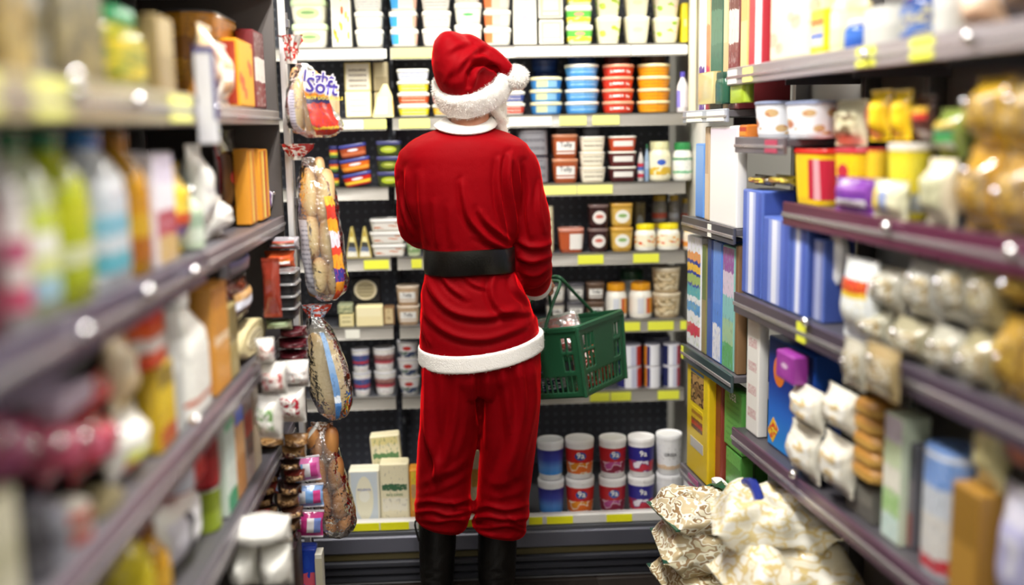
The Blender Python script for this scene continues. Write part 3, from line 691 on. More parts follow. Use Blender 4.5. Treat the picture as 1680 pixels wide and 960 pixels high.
# slope the cuff ends the way they hang
def slope(rr, i0, cx, k):
    for i in range(i0, len(rr)):
        t = (i - i0 + 1) / (len(rr) - i0)
        for v in rr[i]: v.z -= k * t * (v.x - cx) / .08
slope(tl, 6, pt(725, 830).x, .018); slope(tr_, 6, pt(820, 830).x, .014)
hips = loft(band([(520, 694, 880, .135), (560, 690, 886, .15), (610, 690, 887, .15), (640, 694, 882, .13)]))
ts_ = voxel([loft(tl), loft(tr_), hips], .0058, 7, .6)
FT = [([(700, 596), (703, 650), (706, 710), (722, 780)], 7, .020), ([(722, 600), (724, 680), (728, 740)], 6, .005), ([(693, 640), (697, 700), (712, 750), (716, 790)], 5, .009), ([(752, 600), (748, 680), (735, 740), (708, 790)], 8, .013),
      ([(768, 620), (762, 700), (748, 750)], 6, .007), ([(786, 600), (784, 650), (787, 690)], 5, -.014), ([(690, 795), (715, 780), (745, 770), (772, 745)], 6, .005), ([(684, 812), (715, 805), (750, 790), (770, 775)], 5, .003),
      ([(682, 826), (705, 822), (740, 826), (773, 818)], 3.5, .011), ([(681, 842), (710, 838), (735, 845), (770, 838)], 3.2, .011), ([(684, 852), (715, 856), (745, 852), (765, 855)], 3, .007), ([(740, 822), (750, 832), (768, 834)], 3, .006),
      ([(800, 600), (802, 670), (800, 730)], 6, .008), ([(822, 596), (836, 680), (836, 740), (810, 800)], 8, .018), ([(850, 596), (858, 660), (850, 730), (826, 800)], 8, .018), ([(873, 596), (876, 660), (862, 730), (850, 780)], 6, .010), ([(784, 775), (805, 790), (830, 790), (866, 770)], 6, .003), ([(780, 805), (810, 815), (840, 812), (868, 800)], 5, .003),
      ([(776, 838), (800, 830), (830, 836), (866, 828)], 3.5, .011), ([(774, 852), (800, 848), (830, 852), (864, 850)], 3.2, .011), ([(774, 864), (800, 866), (835, 862), (862, 872)], 3, .008), ([(830, 842), (845, 856), (862, 862)], 3, .008)]
drape(ts_, FT, .003, (8, 8, 3), 8.7, gain=.85, wide=1.15); ts_.materials.append(velvet); part('trousers', ts_)
# --- boots
for k, (cx, w0, w1, top, bot) in enumerate(((718, 33, 28, 850, 952), (816.5, 34.5, 31, 862, 955))):
    c0, c1_ = pt(cx, top), pt(cx - 1, bot); za = c1_.z
    sh = [oval((c0.x, Y0 + .0, c0.z + .03), (px2m(w0 * .97), 0, 0), (0, .066, 0), 28), oval((c0.x, Y0, c0.z), (px2m(w0), 0, 0), (0, .068, 0), 28), oval((c0.x * .6 + c1_.x * .4, Y0, c0.z * .6 + za * .4), (px2m(w0 * .96), 0, 0), (0, .064, 0), 28),
          oval((c1_.x, Y0 + .004, za + .03), (px2m(w1 + 1), 0, 0), (0, .056, 0), 28), oval((c1_.x, Y0 + .01, za - .004), (px2m(w1), 0, 0), (0, .055, 0), 28), oval((c1_.x, Y0 + .03, .05), (.046, 0, 0), (0, .085, 0), 28), oval((c1_.x, Y0 + .06, .022), (.050, 0, 0), (0, .12, 0), 28)]
    ft = loft([oval((c1_.x, Y0 - .055 + t * .27, .026 + h_), (w_, 0, 0), (0, 0, h_), 20, 2.5) for t, w_, h_ in ((0, .028, .02), (.06, .038, .035), (.3, .043, .042), (.6, .050, .036), (.85, .044, .026), (.98, .026, .015))])
    bt = voxel([loft(sh), ft], .005, 4); drape(bt, [([(cx - 30, 938), (cx - 5, 932), (cx + 22, 940)], 4, .005), ([(cx - 25, 950), (cx, 946), (cx + 26, 948)], 4, .004), ([(cx + 20, 905), (cx + 5, 925), (cx - 22, 934)], 5, .003)], .0015, (9, 9, 9), k * 4.0, .0004)
    bt.materials.append(LEATH); bo = part('boot', bt)
    so = loft([oval((c1_.x, Y0 + .075, z), (.048, 0, 0), (0, .135, 0), 28, 2.6) for z in (.0, .022)]); part('sole', mesh(*so, mat('#0c0b0a', .6)), bo)
    if k == 0: part('pull_tab', mesh(*tube(spline([pt(686, 852, -.03), pt(681, 858, -.04), pt(683, 872, -.045), pt(688, 888, -.045)], 4), .0035, 6), mat('#100e0c', .5)), bo)
# --- hat
hcx = pt(774, 130, .0); av = Vector((px2m(54), 0, px2m(13))); bv = Vector((0, -.098, -.066)); ax = av.cross(bv).normalized() * -1
if ax.z < 0: ax = -ax
dome = loft([oval(hcx + ax * h_ + Vector((px2m(dx), 0, 0)), av * s, bv * (s + .06), 28) for h_, s, dx in ((-.02, .84, -5), (.02, .87, -6), (.055, .85, -9), (.085, .74, -14), (.11, .58, -19), (.132, .40, -22), (.145, .26, -23), (.153, .12, -23))])
tail = tube(spline([pt(756, 84, .0), pt(770, 86, -.02), pt(790, 90, -.03), pt(808, 97, -.035), pt(824, 108, -.04), pt(840, 122, -.035)], 4), [px2m(r) for r in (26, 28, 28, 28, 27, 26, 24, 22, 20, 19, 18, 17, 16, 15, 14, 13, 12.5, 12, 11, 10, 9)], 18)
ht = voxel([dome, tail], .005, 5)
drape(ht, [([(768, 140), (773, 118), (786, 106), (806, 110), (820, 120)], 5, -.022), ([(744, 118), (760, 100), (778, 84), (795, 74)], 6, .010), ([(768, 112), (775, 98), (790, 95), (812, 104)], 5, .012), ([(775, 118), (790, 110), (806, 110)], 4, .008), ([(735, 85), (750, 75), (770, 70)], 5, .004), ([(728, 140), (738, 115), (750, 95)], 5, .004)], .003, (12, 12, 12), 2.0, gain=1.0, wide=1.0)
ht.materials.append(velvet); hat = part('hat', ht)
rr = []
for i in range(44):
    t_ = 2 * math.pi * i / 44; o = av * math.cos(t_) + bv * math.sin(t_); on = o.normalized(); c = hcx - ax * .018 + o * .99
    rr.append([c + on * (.019 * math.copysign(abs(math.cos(q)) ** .7, math.cos(q))) + ax * (.038 * math.copysign(abs(math.sin(q)) ** .7, math.sin(q))) for q in [2 * math.pi * j / 14 for j in range(14)]])
br_ = voxel([loft(rr, closed=True)], .0055, 2)
drape(br_, [], .003, (40, 40, 40), 1.0, .0015)
part('hat_brim', fuzz(br_, 9000, .009, FUR, 11, .7, .0005), hat)
pm = voxel([ball(pt(847, 127, -.03), .034, .034, .034)], .005, 2); drape(pm, [], .003, (50, 50, 50), 1.0)
part('pompom', fuzz(pm, 5000, .010, FUR, 12, .5, .0005), hat)

# ---------------------------------------------------------------- green shopping basket hanging from the hand
GRN = mat('#1f5236', .38, spec=.45); GRD = mat('#1a4a2e', .4)
ct = at(946, 537, 3.26)                 # nearest rim corner
A = Vector((.176, .22, .010)); A = A.normalized(); Bv = Vector((-.237, .19, -.056)); Bv = (Bv - A * Bv.dot(A)).normalized()
UP = Bv.cross(A).normalized() if Bv.cross(A).z > 0 else A.cross(Bv).normalized()
LA, LB, HH = .295, .42, .235
cen = ct + A * LA / 2 + Bv * LB / 2 - UP * HH
bk = thing('shopping_basket', 'green plastic shopping basket with slotted sides hanging from the hand of the person', 'basket', cen)
bk.matrix_world = Matrix((( -Bv.x, A.x, UP.x, cen.x), (-Bv.y, A.y, UP.y, cen.y), (-Bv.z, A.z, UP.z, cen.z), (0, 0, 0, 1)))
# local: x along the long side, y along the short side, z up; walls flare outwards
def wallpt(side, u_, v_, off=0.0):
    fl_ = .88 + .12 * v_; hx, hy = LB / 2 * fl_ + off, LA / 2 * fl_ + off
    z = v_ * HH
    return {'n': Vector((-hx + 2 * hx * u_, -hy, z)), 'f': Vector((hx - 2 * hx * u_, hy, z)), 'e': Vector((hx, -hy + 2 * hy * u_, z)), 'w': Vector((-hx, hy - 2 * hy * u_, z))}[side]
for side, name, NU in (('n', 'side_wall', 54), ('f', 'side_wall', 54), ('e', 'end_wall', 36), ('w', 'end_wall', 36)):
    NV = 36; V = []; Fc = []
    for j in range(NV + 1):
        for i in range(NU + 1): V.append(wallpt(side, i / NU, j / NV))
    hole = set()
    def slot(i, j0, j1):
        for j in range(j0, j1): hole.add((i, j)); hole.add((i + 1, j))
    cols = [c for c in range(3, NU - 4, 3)]
    for c in cols: slot(c, 3, 11)                                    # low row all round
    mid_ = NU // 2
    grp = [c for c in cols if c < 11 or c > NU - 12] if side in 'ew' else [c for c in cols if c < 11 or c > NU - 12 or abs(c - mid_) < 4]
    for c in grp:
        slot(c, 14, 22); slot(c, 24, 31)
    for j in range(NV):
        for i in range(NU):
            if (i, j) in hole: continue
            a = j * (NU + 1) + i; Fc.append((a, a + 1, a + NU + 2, a + NU + 1))
    o = obj(name, mesh(V, Fc, GRN, True, 30), bk); so_ = o.modifiers.new('s', 'SOLIDIFY'); so_.thickness = .0035; so_.offset = 0
fl_ = .88
V, Fc = [], []
n_ = 22
for k in range(n_):
    x = -LB / 2 * fl_ + .004 + k * (LB * fl_ - .008) / n_; V, Fc = join((V, Fc), bxs(x, x + .0095, -LA / 2 * fl_, LA / 2 * fl_, 0, .004))
for k in range(6):
    y = -LA / 2 * fl_ + k * (LA * fl_ - .012) / 5; V, Fc = join((V, Fc), bxs(-LB / 2 * fl_, LB / 2 * fl_, y, y + .012, .0, .0045))
obj('grid_floor', mesh(V, Fc, GRD, False), bk)
rim = loft([ring(LB / 2 - .002, LA / 2 - .002, .02, HH - .012), ring(LB / 2 + .006, LA / 2 + .006, .022, HH - .012), ring(LB / 2 + .008, LA / 2 + .008, .024, HH + .001), ring(LB / 2 + .004, LA / 2 + .004, .022, HH + .005), ring(LB / 2 - .004, LA / 2 - .004, .018, HH + .005), ring(LB / 2 - .004, LA / 2 - .004, .018, HH - .008)], closed=True)
obj('rim', mesh(*rim, GRN), bk)
for s1, s2 in ((-1, -1), (1, -1), (1, 1), (-1, 1)):
    obj('corner_post', mesh(*tube([(s1 * LB / 2 * .885, s2 * LA / 2 * .885, .0), (s1 * (LB / 2 - .002), s2 * (LA / 2 - .002), HH - .004)], .007, 8), GRN), bk)
bi = bk.matrix_world.inverted()
gl_ = bi @ grip
for s in (-1, 1):
    y = s * LA / 2; h1, h2 = Vector((-.088, y, HH - .004)), Vector((.088, y, HH - .004))
    ax_ = Vector((.026, 0, 0)); tp = gl_ + Vector((0, s * .008, 0 if s > 0 else -.012))
    hd = obj('handle', mesh(*tube(spline([h1, h1 + Vector((0, 0, .012)), h1.lerp(tp - ax_, .55), tp - ax_ + Vector((-.004, 0, -.012)), tp - ax_ * .4, tp + ax_ * .4, tp + ax_ + Vector((.004, 0, -.012)), h2.lerp(tp + ax_, .55), h2 + Vector((0, 0, .012)), h2], 5), .0058, 10), GRN), bk)
    for h_ in (h1, h2): obj('hinge_loop', mesh(*tube([h_ + Vector((-.012, s * .004, .004)), h_ + Vector((.012, s * .004, .004))], .0095, 10), GRN), hd)
bpy.context.view_layer.update()
def in_basket(name, label, cat, lx, ly, lz, rot):
    o = thing(name, label, cat); o.matrix_world = bk.matrix_world @ (Matrix.Translation((lx, ly, lz)) @ Euler(rot).to_matrix().to_4x4()); return o
FB = .012
cs = in_basket('food_clamshell', 'clear plastic clamshell of red tomatoes sticking up out of the green basket', 'food box', .045, -.03, .188, (R(50), R(-4), R(40)))
obj('clear_box', mesh(*loft([ring(.075, .055, .012, -.03), ring(.085, .063, .014, .025), ring(.09, .068, .015, .026), ring(.08, .06, .014, .05)]), film(.82, '#f4f6f2', .08, .25)), cs)
for k in range(6):
    t_ = obj('tomato', mesh(*ball((-.05 + .05 * (k % 3), -.028 + .056 * (k // 3), 0), .024, .026, .022, 12, 8), mat('#c4311c', .25)), cs)
o = in_basket('snack_packet', 'red and white snack packet standing inside the green basket', 'snack packet',   .145, -.04, FB + .003, (0, R(2), R(80))); pouch(o, .12, .035, .13, prn('blobs', '#b9301f', '#f1ece4', '#c8452c', '#2f5130', scale=5), None, mat('#b93a2a', .35), 2)
o = in_basket('snack_packet', 'orange bag of chips lying at the open side of the green basket', 'snack packet', .145, .07, FB + .003, (0, R(-2), R(85))); pouch(o, .10, .035, .13, prn('blobs', '#d9642a', '#b22a1c', '#f0c9a0', scale=5), None, mat('#c9582a', .35), 6)
o = in_basket('food_carton', 'blue and white food carton lying low in the green basket', 'carton', -.02, -.055, FB + .002, (0, 0, R(8))); carton(o, .15, .05, .06, mat('#1d2f6a', .4), prn('blobs', '#20337a', '#e9eaf0', '#1b2850', scale=6), prn('blobs', '#20337a', '#e9eaf0', scale=6))

# ---------------------------------------------------------------- goods in the chilled case
ROWN = {'A': 'top', 'B': 'second', 'C': 'third', 'D': 'fourth', 'E': 'fifth', 'F': 'sixth', 'G': 'bottom'}
WH, CRM, INK = mat('#f3f1ea', .35), mat('#efe6c8', .4), mat('#26252c', .5)
GREYT = mat('#6f6f78', .5); LINEN = mat('#e9e3d2', .45)
BLU, RED_, GRNT = mat('#2a48a8', .4), mat('#c62a22', .4), mat('#3c7a3a', .4)
_cnt = {}
def spot(row, px0, px1, back=0.0, edge=.012):
    y = (LIPY + .055 if row == 'G' else SY + edge) + back
    py = 838 if row == 'G' else YA[row][1]
    a, c = at(px0, py, y), at(px1, py, y)
    return (a.x + c.x) / 2, y, c.x - a.x
def column(row, px0, px1, hpx, n, name, cat, desc, build, back=0.0, dep=None, rz=0, tilt=None, lift=0.0, gap=0.0, group=None):
    """n alike products standing on one another; build(root, w, d, h) makes the first, the others are copies"""
    x, y, w = spot(row, px0, px1, back)
    w *= .985
    h = hpx / sc(y) * .995; d = dep or w; z = ZR[row] + lift + .0008
    pos = {1: [''], 2: ['lower ', 'upper '], 3: ['lowest ', 'middle ', 'topmost '], 4: ['lowest ', 'second lowest ', 'third ', 'topmost ']}[n]
    where = f", {ROWN[row]} fridge shelf"
    first = None
    for k in range(n):
        lab = f"{pos[k]}{desc}{where}"
        loc = (x + (rnd.uniform(-.002, .002) if k else 0), y + d / 2, z + k * (h + .0008))
        r_ = (0, 0, rz + (rnd.uniform(-.06, .06) if k else 0)) if tilt is None else tilt
        if first is None:
            first = thing(name, lab, cat, loc, r_, group or (desc + 's' if n > 1 else None)); build(first, w, d, h)
            if not group and n == 1 and 'group' in first: del first['group']
        else: dup(first, loc, lab, r_)
    return first
def V(kind, body, lid, label=None, rad=None, txt=None):
    return lambda r, w, d, h: vessel(r, kind, w, d, h, body, lid, label, (w * rad if rad else None), txt)
def K(body, front=None, side=None, txt=None, gable=False, flap=None):
    return lambda r, w, d, h: carton(r, w, d, h, body, front, side, txt, gable, flap)
def PCH(body, label=None, seal=None, seed=0, txt=None, lz=(.2, .75)):
    return lambda r, w, d, h: pouch(r, w, d, h, body, label, seal, seed, txt, lz)
def TR(body, top, food=None): return lambda r, w, d, h: tray(r, w, d, h, body, top, food)
TUBW = mat('#dedbcf', .3); LIDW = mat('#e6e3d8', .3)
R_ = .16
# --- top shelf
A_ = 'A'
column(A_, 478, 538, 37, 3, 'spread_tub', 'tub', 'white tub with pale green lid and label', V('flat', TUBW, mat('#cfe3b6', .35), prn('oval', '#dcd8c6', '#c0dc98', '#7fa06a'), R_), dep=.10)
column(A_, 545, 577, 86, 1, 'juice_carton', 'carton', 'tall white carton printed with orange fruit', K(TUBW, prn('fruit', '#e4d8bc', '#f0b51e', '#f2d21e', '#e0551c', scale=4.2), TUBW), dep=.07)
column(A_, 582, 630, 27, 4, 'spread_tub', 'tub', 'plain white tub beside the orange printed carton', V('flat', TUBW, LIDW, prn('text', '#d8d5cb', '#8f94a4', scale=4), R_), dep=.1)
column(A_, 640, 687, 27, 4, 'spread_tub', 'tub', 'white tub with sky blue corner on its label', V('flat', TUBW, LIDW, prn('vbands', '#3f9fe0', '#d8d8ce', '#dcae98', pos=(0, .3, .85)), R_), dep=.1)
column(A_, 692, 741, 27, 4, 'spread_tub', 'tub', 'white tub with faint grey lettering behind the hat', V('flat', TUBW, LIDW, prn('text', '#d6d4cc', '#9a9a98', scale=3), R_), dep=.1)
column(A_, 746, 792, 33, 3, 'spread_tub', 'tub', 'white tub with small green leaf mark', V('flat', TUBW, LIDW, prn('oval', '#dad8cc', '#dad8cc', '#4fb060'), R_), dep=.1)
column(A_, 794, 840, 27, 4, 'spread_tub', 'tub', 'white tub with orange wave on its label', V('flat', TUBW, LIDW, prn('vbands', '#e87c48', '#eccab4', '#d9d5c8', pos=(0, .3, .6)), R_), dep=.1)
column(A_, 843, 881, 84, 1, 'milk_carton', 'carton', 'tall white carton with pale grey print', K(TUBW, prn('oval', '#d8d6cf', '#c6c4ce', '#a9a7b8'), TUBW, gable=True), dep=.07)
column(A_, 884, 926, 40, 2, 'cheese_box', 'box', 'white square box with faint yellow green frame', K(TUBW, prn('panel', '#d6d9a0', '#dcdac8', '#f1f0da', '#f1f0da'), TUBW), dep=.08)
column(A_, 930, 974, 30, 3, 'spread_tub', 'tub', 'bright green and white tub', V('flat', mat('#d9edc2', .35), LIDW, prn('logo', '#5cb848', '#e89a84', '#d8e8a0', '#ecd83a', scale=3), R_), dep=.1)
column(A_, 979, 1021, 42, 2, 'spread_tub', 'tub', 'cream tub with green olive picture', V('cup', mat('#f2eccd', .35), LIDW, prn('fruit', '#ddd5b4', '#b7cf4e', '#a8c33c', scale=2.6), .2), dep=.09)
column(A_, 1026, 1068, 42, 2, 'spread_tub', 'tub', 'plain cream tub with beige corner print', V('cup', mat('#f2eccd', .35), LIDW, prn('oval', '#dfd8bc', '#dfd8bc', '#e2cfa8'), .2), dep=.09)
column(A_, 1073, 1117, 40, 2, 'spread_tub', 'tub', 'cream tub with olive branch and pink edge', V('cup', mat('#f2eccd', .35), LIDW, prn('fruit', '#ddd2b8', '#a9cf4a', '#8fb63c', '#e8c4b8', scale=3.1), .2), dep=.09)
column(A_, 1119, 1129, 62, 1, 'spread_carton', 'carton', 'yellow carton at the right end', K(mat('#f2dc28', .4), prn('bands', '#f2e02a', '#f6ef9a', '#f2e02a', pos=(0, .4, .6)), None), dep=.08)
# --- second shelf
B_ = 'B'
CHZ = mat('#efe3a9', .5); 
column(B_, 562, 614, 41, 1, 'cheese_block', 'cheese', 'pale wrapped cheese block with pink printed label', K(CHZ, prn('text', '#f3efd6', '#e0b5a6', scale=4), None, None, False, CHZ), dep=.05)
column(B_, 566, 612, 46, 1, 'cheese_block', 'cheese', 'wrapped cheese block with large nutrition label behind', K(mat('#dccb86', .5), prn('text', '#efe9dc', '#6d5c52', scale=5), None), back=.07, dep=.05, lift=.096)
column(B_, 566, 612, 41, 1, 'cheese_block', 'cheese', 'plain pale cheese block underneath the nutrition label one', K(CHZ, CHZ, None), back=.07, dep=.05)
def wedge(r, w, d, h):
    rr = [ring(w * .5, d * .5, .01, 0), ring(w * .46, d * .46, .012, h * .25), ring(w * .36, d * .4, .012, h * .65), ring(w * .1, d * .3, .008, h)]
    for q in rr:
        for v in q: v.x += v.z * .12
    obj('cheese_wedge', mesh(*loft(rr), CHZ), r); obj('label', mesh([Vector((-w * .34, -d * .5 - .001, h * .1)), Vector((w * .2, -d * .5 - .001, h * .1)), Vector((w * .22, -d * .41 - .001, h * .6)), Vector((-w * .2, -d * .41 - .001, h * .6))], [(0, 1, 2, 3)], prn('text', '#f7f3e0', '#d8b09a', scale=6)), r)
    obj('rind', mesh(*loft([ring(w * .04, d * .42, .006, h * .08, w * .47), ring(w * .04, d * .36, .006, h * .5, w * .44)]), mat('#d9b25c', .5)), r)
column(B_, 606, 650, 52, 1, 'cheese_wedge', 'cheese', 'leaning pale yellow cheese wedge', wedge, dep=.06)
column(B_, 614, 640, 46, 1, 'cheese_block', 'cheese', 'grey brown wrapped cheese block behind the wedge', K(mat('#b9ab86', .5), prn('bands', '#a89a78', '#c7bb98'), None), back=.08, dep=.05, lift=.096)
column(B_, 614, 640, 41, 1, 'cheese_block', 'cheese', 'beige cheese block hidden low behind the wedge', K(mat('#cdbf98', .5), None, None), back=.08, dep=.05)
for k, (c1_, d1) in enumerate((('#e0d61e', 'yellow flat tub with white lid'), ('#c8531f', 'orange red flat tub with white lid'), ('#ded32a', 'lemon yellow flat tub below a blue one'), ('#dfe3f0', 'white and blue flat tub crowning the mixed stack'))):
    column(B_, 652, 706, 18.6, 1, 'spread_tub', 'tub', d1, V('flat', TUBW, LIDW, prn('text', c1_, '#f2ecd0' if k < 3 else '#3b56b0', scale=2), R_), dep=.1, lift=k * 18.7 / sc(SY))
for k, c1_ in enumerate(('#e3b52a', '#c2452a', '#e0962c')):
    column(B_, 709, 757, 18.6, 1, 'spread_tub', 'tub', ('yellow', 'red', 'amber')[k] + ' flat tub partly hidden by the hat', V('flat', TUBW, LIDW, prn('text', c1_, '#f3e9c8', scale=2), R_), dep=.1, lift=k * 18.7 / sc(SY))
for k, (c1_, c2_) in enumerate((('#d0452e', 'red'), ('#3a4f9c', 'dark blue'), ('#cf4a33', 'brick red'), ('#2f3f80', 'navy'))):
    column(B_, 806, 863, 18.6, 1, 'spread_tub', 'tub', c2_ + ' flat tub beside the white beard', V('flat', TUBW, LIDW, prn('text', c1_, '#efe8dc', scale=2), R_), dep=.1, lift=k * 18.7 / sc(SY))
def rnd_tub(c1_, c2_, sc_=2): return V('flat', mat(c1_, .3), LIDW, prn('text', c1_, c2_, scale=sc_))
column(B_, 871, 926, 19.6, 3, 'margarine_tub', 'tub', 'blue round margarine tub with cream lid', V('flat', mat('#3f8fd6', .3), mat('#f0e7b8', .3), prn('vbands', '#3f8fd6', '#cfd9b0', '#8fc3e8', '#2f7fce', pos=(0, .15, .5, .8))))
column(B_, 929, 987, 19.4, 4, 'margarine_tub', 'tub', 'light blue round margarine tub', V('flat', mat('#4a97dc', .3), mat('#e9e9dc', .3), prn('text', '#4f9de0', '#bfe0f6', scale=2)))
column(B_, 991, 1045, 19.2, 4, 'margarine_tub', 'tub', 'red round margarine tub with white lettering', V('flat', mat('#d8361e', .3), mat('#e8a080', .3), prn('bands', '#d8361e', '#d8361e'), None, ('SUMMER  lite', .12, WH, .42)))
column(B_, 1049, 1105, 19.2, 4, 'margarine_tub', 'tub', 'orange round margarine tub', V('flat', mat('#f0a01c', .3), mat('#f2dfa8', .3), prn('text', '#f3a51e', '#d8671c', scale=2)))
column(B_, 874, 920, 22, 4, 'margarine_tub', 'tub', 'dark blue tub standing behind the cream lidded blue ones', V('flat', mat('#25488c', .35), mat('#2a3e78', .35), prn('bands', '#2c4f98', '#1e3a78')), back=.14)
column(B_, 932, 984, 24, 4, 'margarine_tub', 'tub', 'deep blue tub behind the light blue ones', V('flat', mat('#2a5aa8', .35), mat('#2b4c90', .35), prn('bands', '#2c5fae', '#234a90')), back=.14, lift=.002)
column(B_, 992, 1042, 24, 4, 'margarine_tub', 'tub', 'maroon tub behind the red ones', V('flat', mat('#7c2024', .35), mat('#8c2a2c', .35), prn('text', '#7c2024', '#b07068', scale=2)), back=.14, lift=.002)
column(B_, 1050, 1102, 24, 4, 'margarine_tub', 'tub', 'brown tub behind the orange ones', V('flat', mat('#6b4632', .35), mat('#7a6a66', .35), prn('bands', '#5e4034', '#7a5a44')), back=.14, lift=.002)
column(B_, 1112, 1131, 64, 1, 'cream_bottle', 'bottle', 'white cream bottle with purple cap', V('bottle', mat('#efe9ea', .3), mat('#5a4fb8', .35), prn('vbands', '#8f86d8', '#efe9ee', '#f0e6e6', pos=(0, .25, .8))))
# --- third shelf
C_ = 'C'
def pottxt(c1_, c2_): return prn('text', c1_, c2_, scale=3)
column(C_, 540, 556, 22, 3, 'dip_tub', 'tub', 'striped dip tub half hidden by the bread bag', V('flat', mat('#3a2a22', .4), mat('#2a2c60', .4), prn('bands', '#2f6a3a', '#d8c23a', '#c23a2a')))
for k, (c1_, c2_, tl_, dx) in enumerate((('#c9281e', '#e8c23c', -10, 0), ('#dd6a1c', '#f2a03c', -9, -3), ('#a84a28', '#c87048', -8, -6))):
    f_ = column(C_, 561 + dx, 613 + dx, 21, 1, 'dip_tub', 'tub', ('red', 'orange', 'rust')[k] + ' square dip tub tilting in the leaning stack', V('flat', mat(c1_, .35), mat('#3a3f88', .35), prn('logo', c1_, '#eef0f6', c2_, c2_), R_), dep=.09, tilt=(0, R(tl_), R(4)), lift=.007 + k * 22.5 / sc(SY))
for k, c1_ in enumerate(('#a8b82a', '#7f8c2c', '#a9ba34')):
    column(C_, 618, 660, 24, 1, 'dip_tub', 'tub', ('lime green', 'dull olive green', 'yellow green')[k] + ' dip tub in the stack beside the leaning one', V('flat', mat('#4a5220', .35), mat('#3c3f6a', .35), prn('oval', '#3a4420', c1_, '#c9d070'), R_), dep=.08, lift=k * 24.5 / sc(SY))
PLB = mat('#8d929c', .25)
column(C_, 852, 901, 44, 2, 'relish_jar', 'jar', 'dark brown relish jar with grey lid next to the red sleeve', V('can', mat('#3a221c', .25), mat('#6b7286', .3), prn('text', '#8b8a90', '#5a5860', scale=3), .3))
column(C_, 907, 950, 39, 2, 'dip_pot', 'pot', 'orange brown dip pot with white label', V('tub', mat('#a8532c', .3), mat('#c98a68', .3), prn('panel', '#a8532c', '#f3f1ec', '#f3f1ec', '#f3f1ec'), .22, ('Tully', .24, INK, .58)), dep=.085)
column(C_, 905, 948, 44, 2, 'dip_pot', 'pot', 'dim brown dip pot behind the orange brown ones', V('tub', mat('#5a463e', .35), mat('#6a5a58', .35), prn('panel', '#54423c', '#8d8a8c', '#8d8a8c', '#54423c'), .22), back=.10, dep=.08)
column(C_, 953, 995, 24.5, 3, 'dip_pot', 'pot', 'cream dip pot with white lid', V('tub', mat('#efe4c8', .3), LIDW, prn('text', '#f0ead6', '#8a7a60', scale=2), .2), dep=.085)
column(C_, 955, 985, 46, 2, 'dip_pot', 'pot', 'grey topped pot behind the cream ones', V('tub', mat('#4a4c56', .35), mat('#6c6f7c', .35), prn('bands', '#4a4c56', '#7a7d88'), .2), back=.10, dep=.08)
for k, c1_ in enumerate(('#4a1a1c', '#5a2224', '#c04a2a')):
    column(C_, 1000, 1046, 24.5, 1, 'dip_pot', 'pot', ('dark maroon', 'wine red', 'tomato red')[k] + ' dip pot with white lid and label', V('tub', mat(c1_, .3), LIDW, prn('panel', c1_, '#f0ece6', '#f0ece6', c1_), .2), dep=.085, lift=k * 24.7 / sc(SY))
column(C_, 1047, 1057, 54, 1, 'sauce_bottle', 'bottle', 'slim bottle with red and white label', V('bottle', mat('#c8c4c0', .3), mat('#3a3030', .4), prn('bands', '#c62f3a', '#d9d6d0', '#4a6ab0', '#c62f3a')), back=.02)
column(C_, 1058, 1066, 60, 1, 'sauce_bottle', 'bottle', 'slim blue grey bottle with green top', V('bottle', mat('#8fa6c0', .3), mat('#2f6a4a', .4), prn('bands', '#7f9ac0', '#a9bcd0')), back=.02)
column(C_, 1066, 1105, 64, 1, 'mayonnaise_jar', 'jar', 'cream jar with cream lid and gold label', V('jar', mat('#eee7c6', .3), mat('#e2dfae', .35), prn('logo', '#efe9cc', '#3f62c0', '#efe6c0', '#d8b23a', scale=3)))
column(C_, 1106, 1139, 64, 1, 'mayonnaise_jar', 'jar', 'white jar with green lid and green bands', V('jar', mat('#f0efe6', .3), mat('#2f8a4a', .35), prn('bands', '#f0efe6', '#57b27a', '#eef0ea', '#2f8f52', pos=(0, .08, .22, .86))))
column(C_, 1110, 1134, 66, 1, 'mayonnaise_jar', 'jar', 'blue labelled jar behind the green lidded one', V('jar', mat('#d8d8d8', .3), mat('#2a3e98', .35), prn('bands', '#2a48a8', '#d0d4e0', '#2a48a8')), back=.09)
# --- fourth shelf
D_ = 'D'
def tri(r, w, d, h):
    rr = [ring(w / 2, d / 2, .004, 0, n=3), ring(w / 2 * .98, d / 2, .004, h * .12, n=3), ring(.004, d / 2 * .9, .002, h, n=3)]
    obj('wrapper', mesh(*loft(rr), mat('#b9a860', .35)), r)
    obj('front_print', mesh([Vector((-w * .42, -d / 2 - .001, h * .05)), Vector((w * .42, -d / 2 - .001, h * .05)), Vector((w * .06, -d / 2 * .92 - .001, h * .86)), Vector((-w * .06, -d / 2 * .92 - .001, h * .86))], [(0, 1, 2, 3)], prn('bands', '#e9e6d6', '#6a7690', '#3f3f38', '#e6dc9a', '#b9a040', pos=(0, .2, .38, .58, .8))), r)
for k, (a, c) in enumerate(((567, 589), (588, 610))):
    column(D_, a, c, 50, 1, 'cheese_triangle', 'cheese', ('left', 'right')[k] + ' one of two upright triangular cheese packs', tri, dep=.05)
column(D_, 607, 668, 20.5, 3, 'ready_meal_tray', 'tray', 'white flared food tray with orange dot', V('flat', mat('#e6e2d8', .35), mat('#d8d6d2', .35), prn('fruit', '#e8e4dc', '#c8703c', '#cf8050', scale=3), R_), dep=.10)
column(D_, 668, 690, 44, 1, 'pickle_jar', 'jar', 'pale green jar half hidden by the sleeve', V('jar', mat('#b9c4a0', .3), mat('#d0d4b8', .35), prn('blobs', '#c4cfae', '#7f9a6a', scale=4)))
column(D_, 880, 910, 77, 1, 'sauce_bottle', 'bottle', 'cream bottle half hidden by the right sleeve', V('can', mat('#e6dcb4', .3), mat('#e9e2c4', .35), prn('text', '#ece3bd', '#8a7a50', scale=5)))
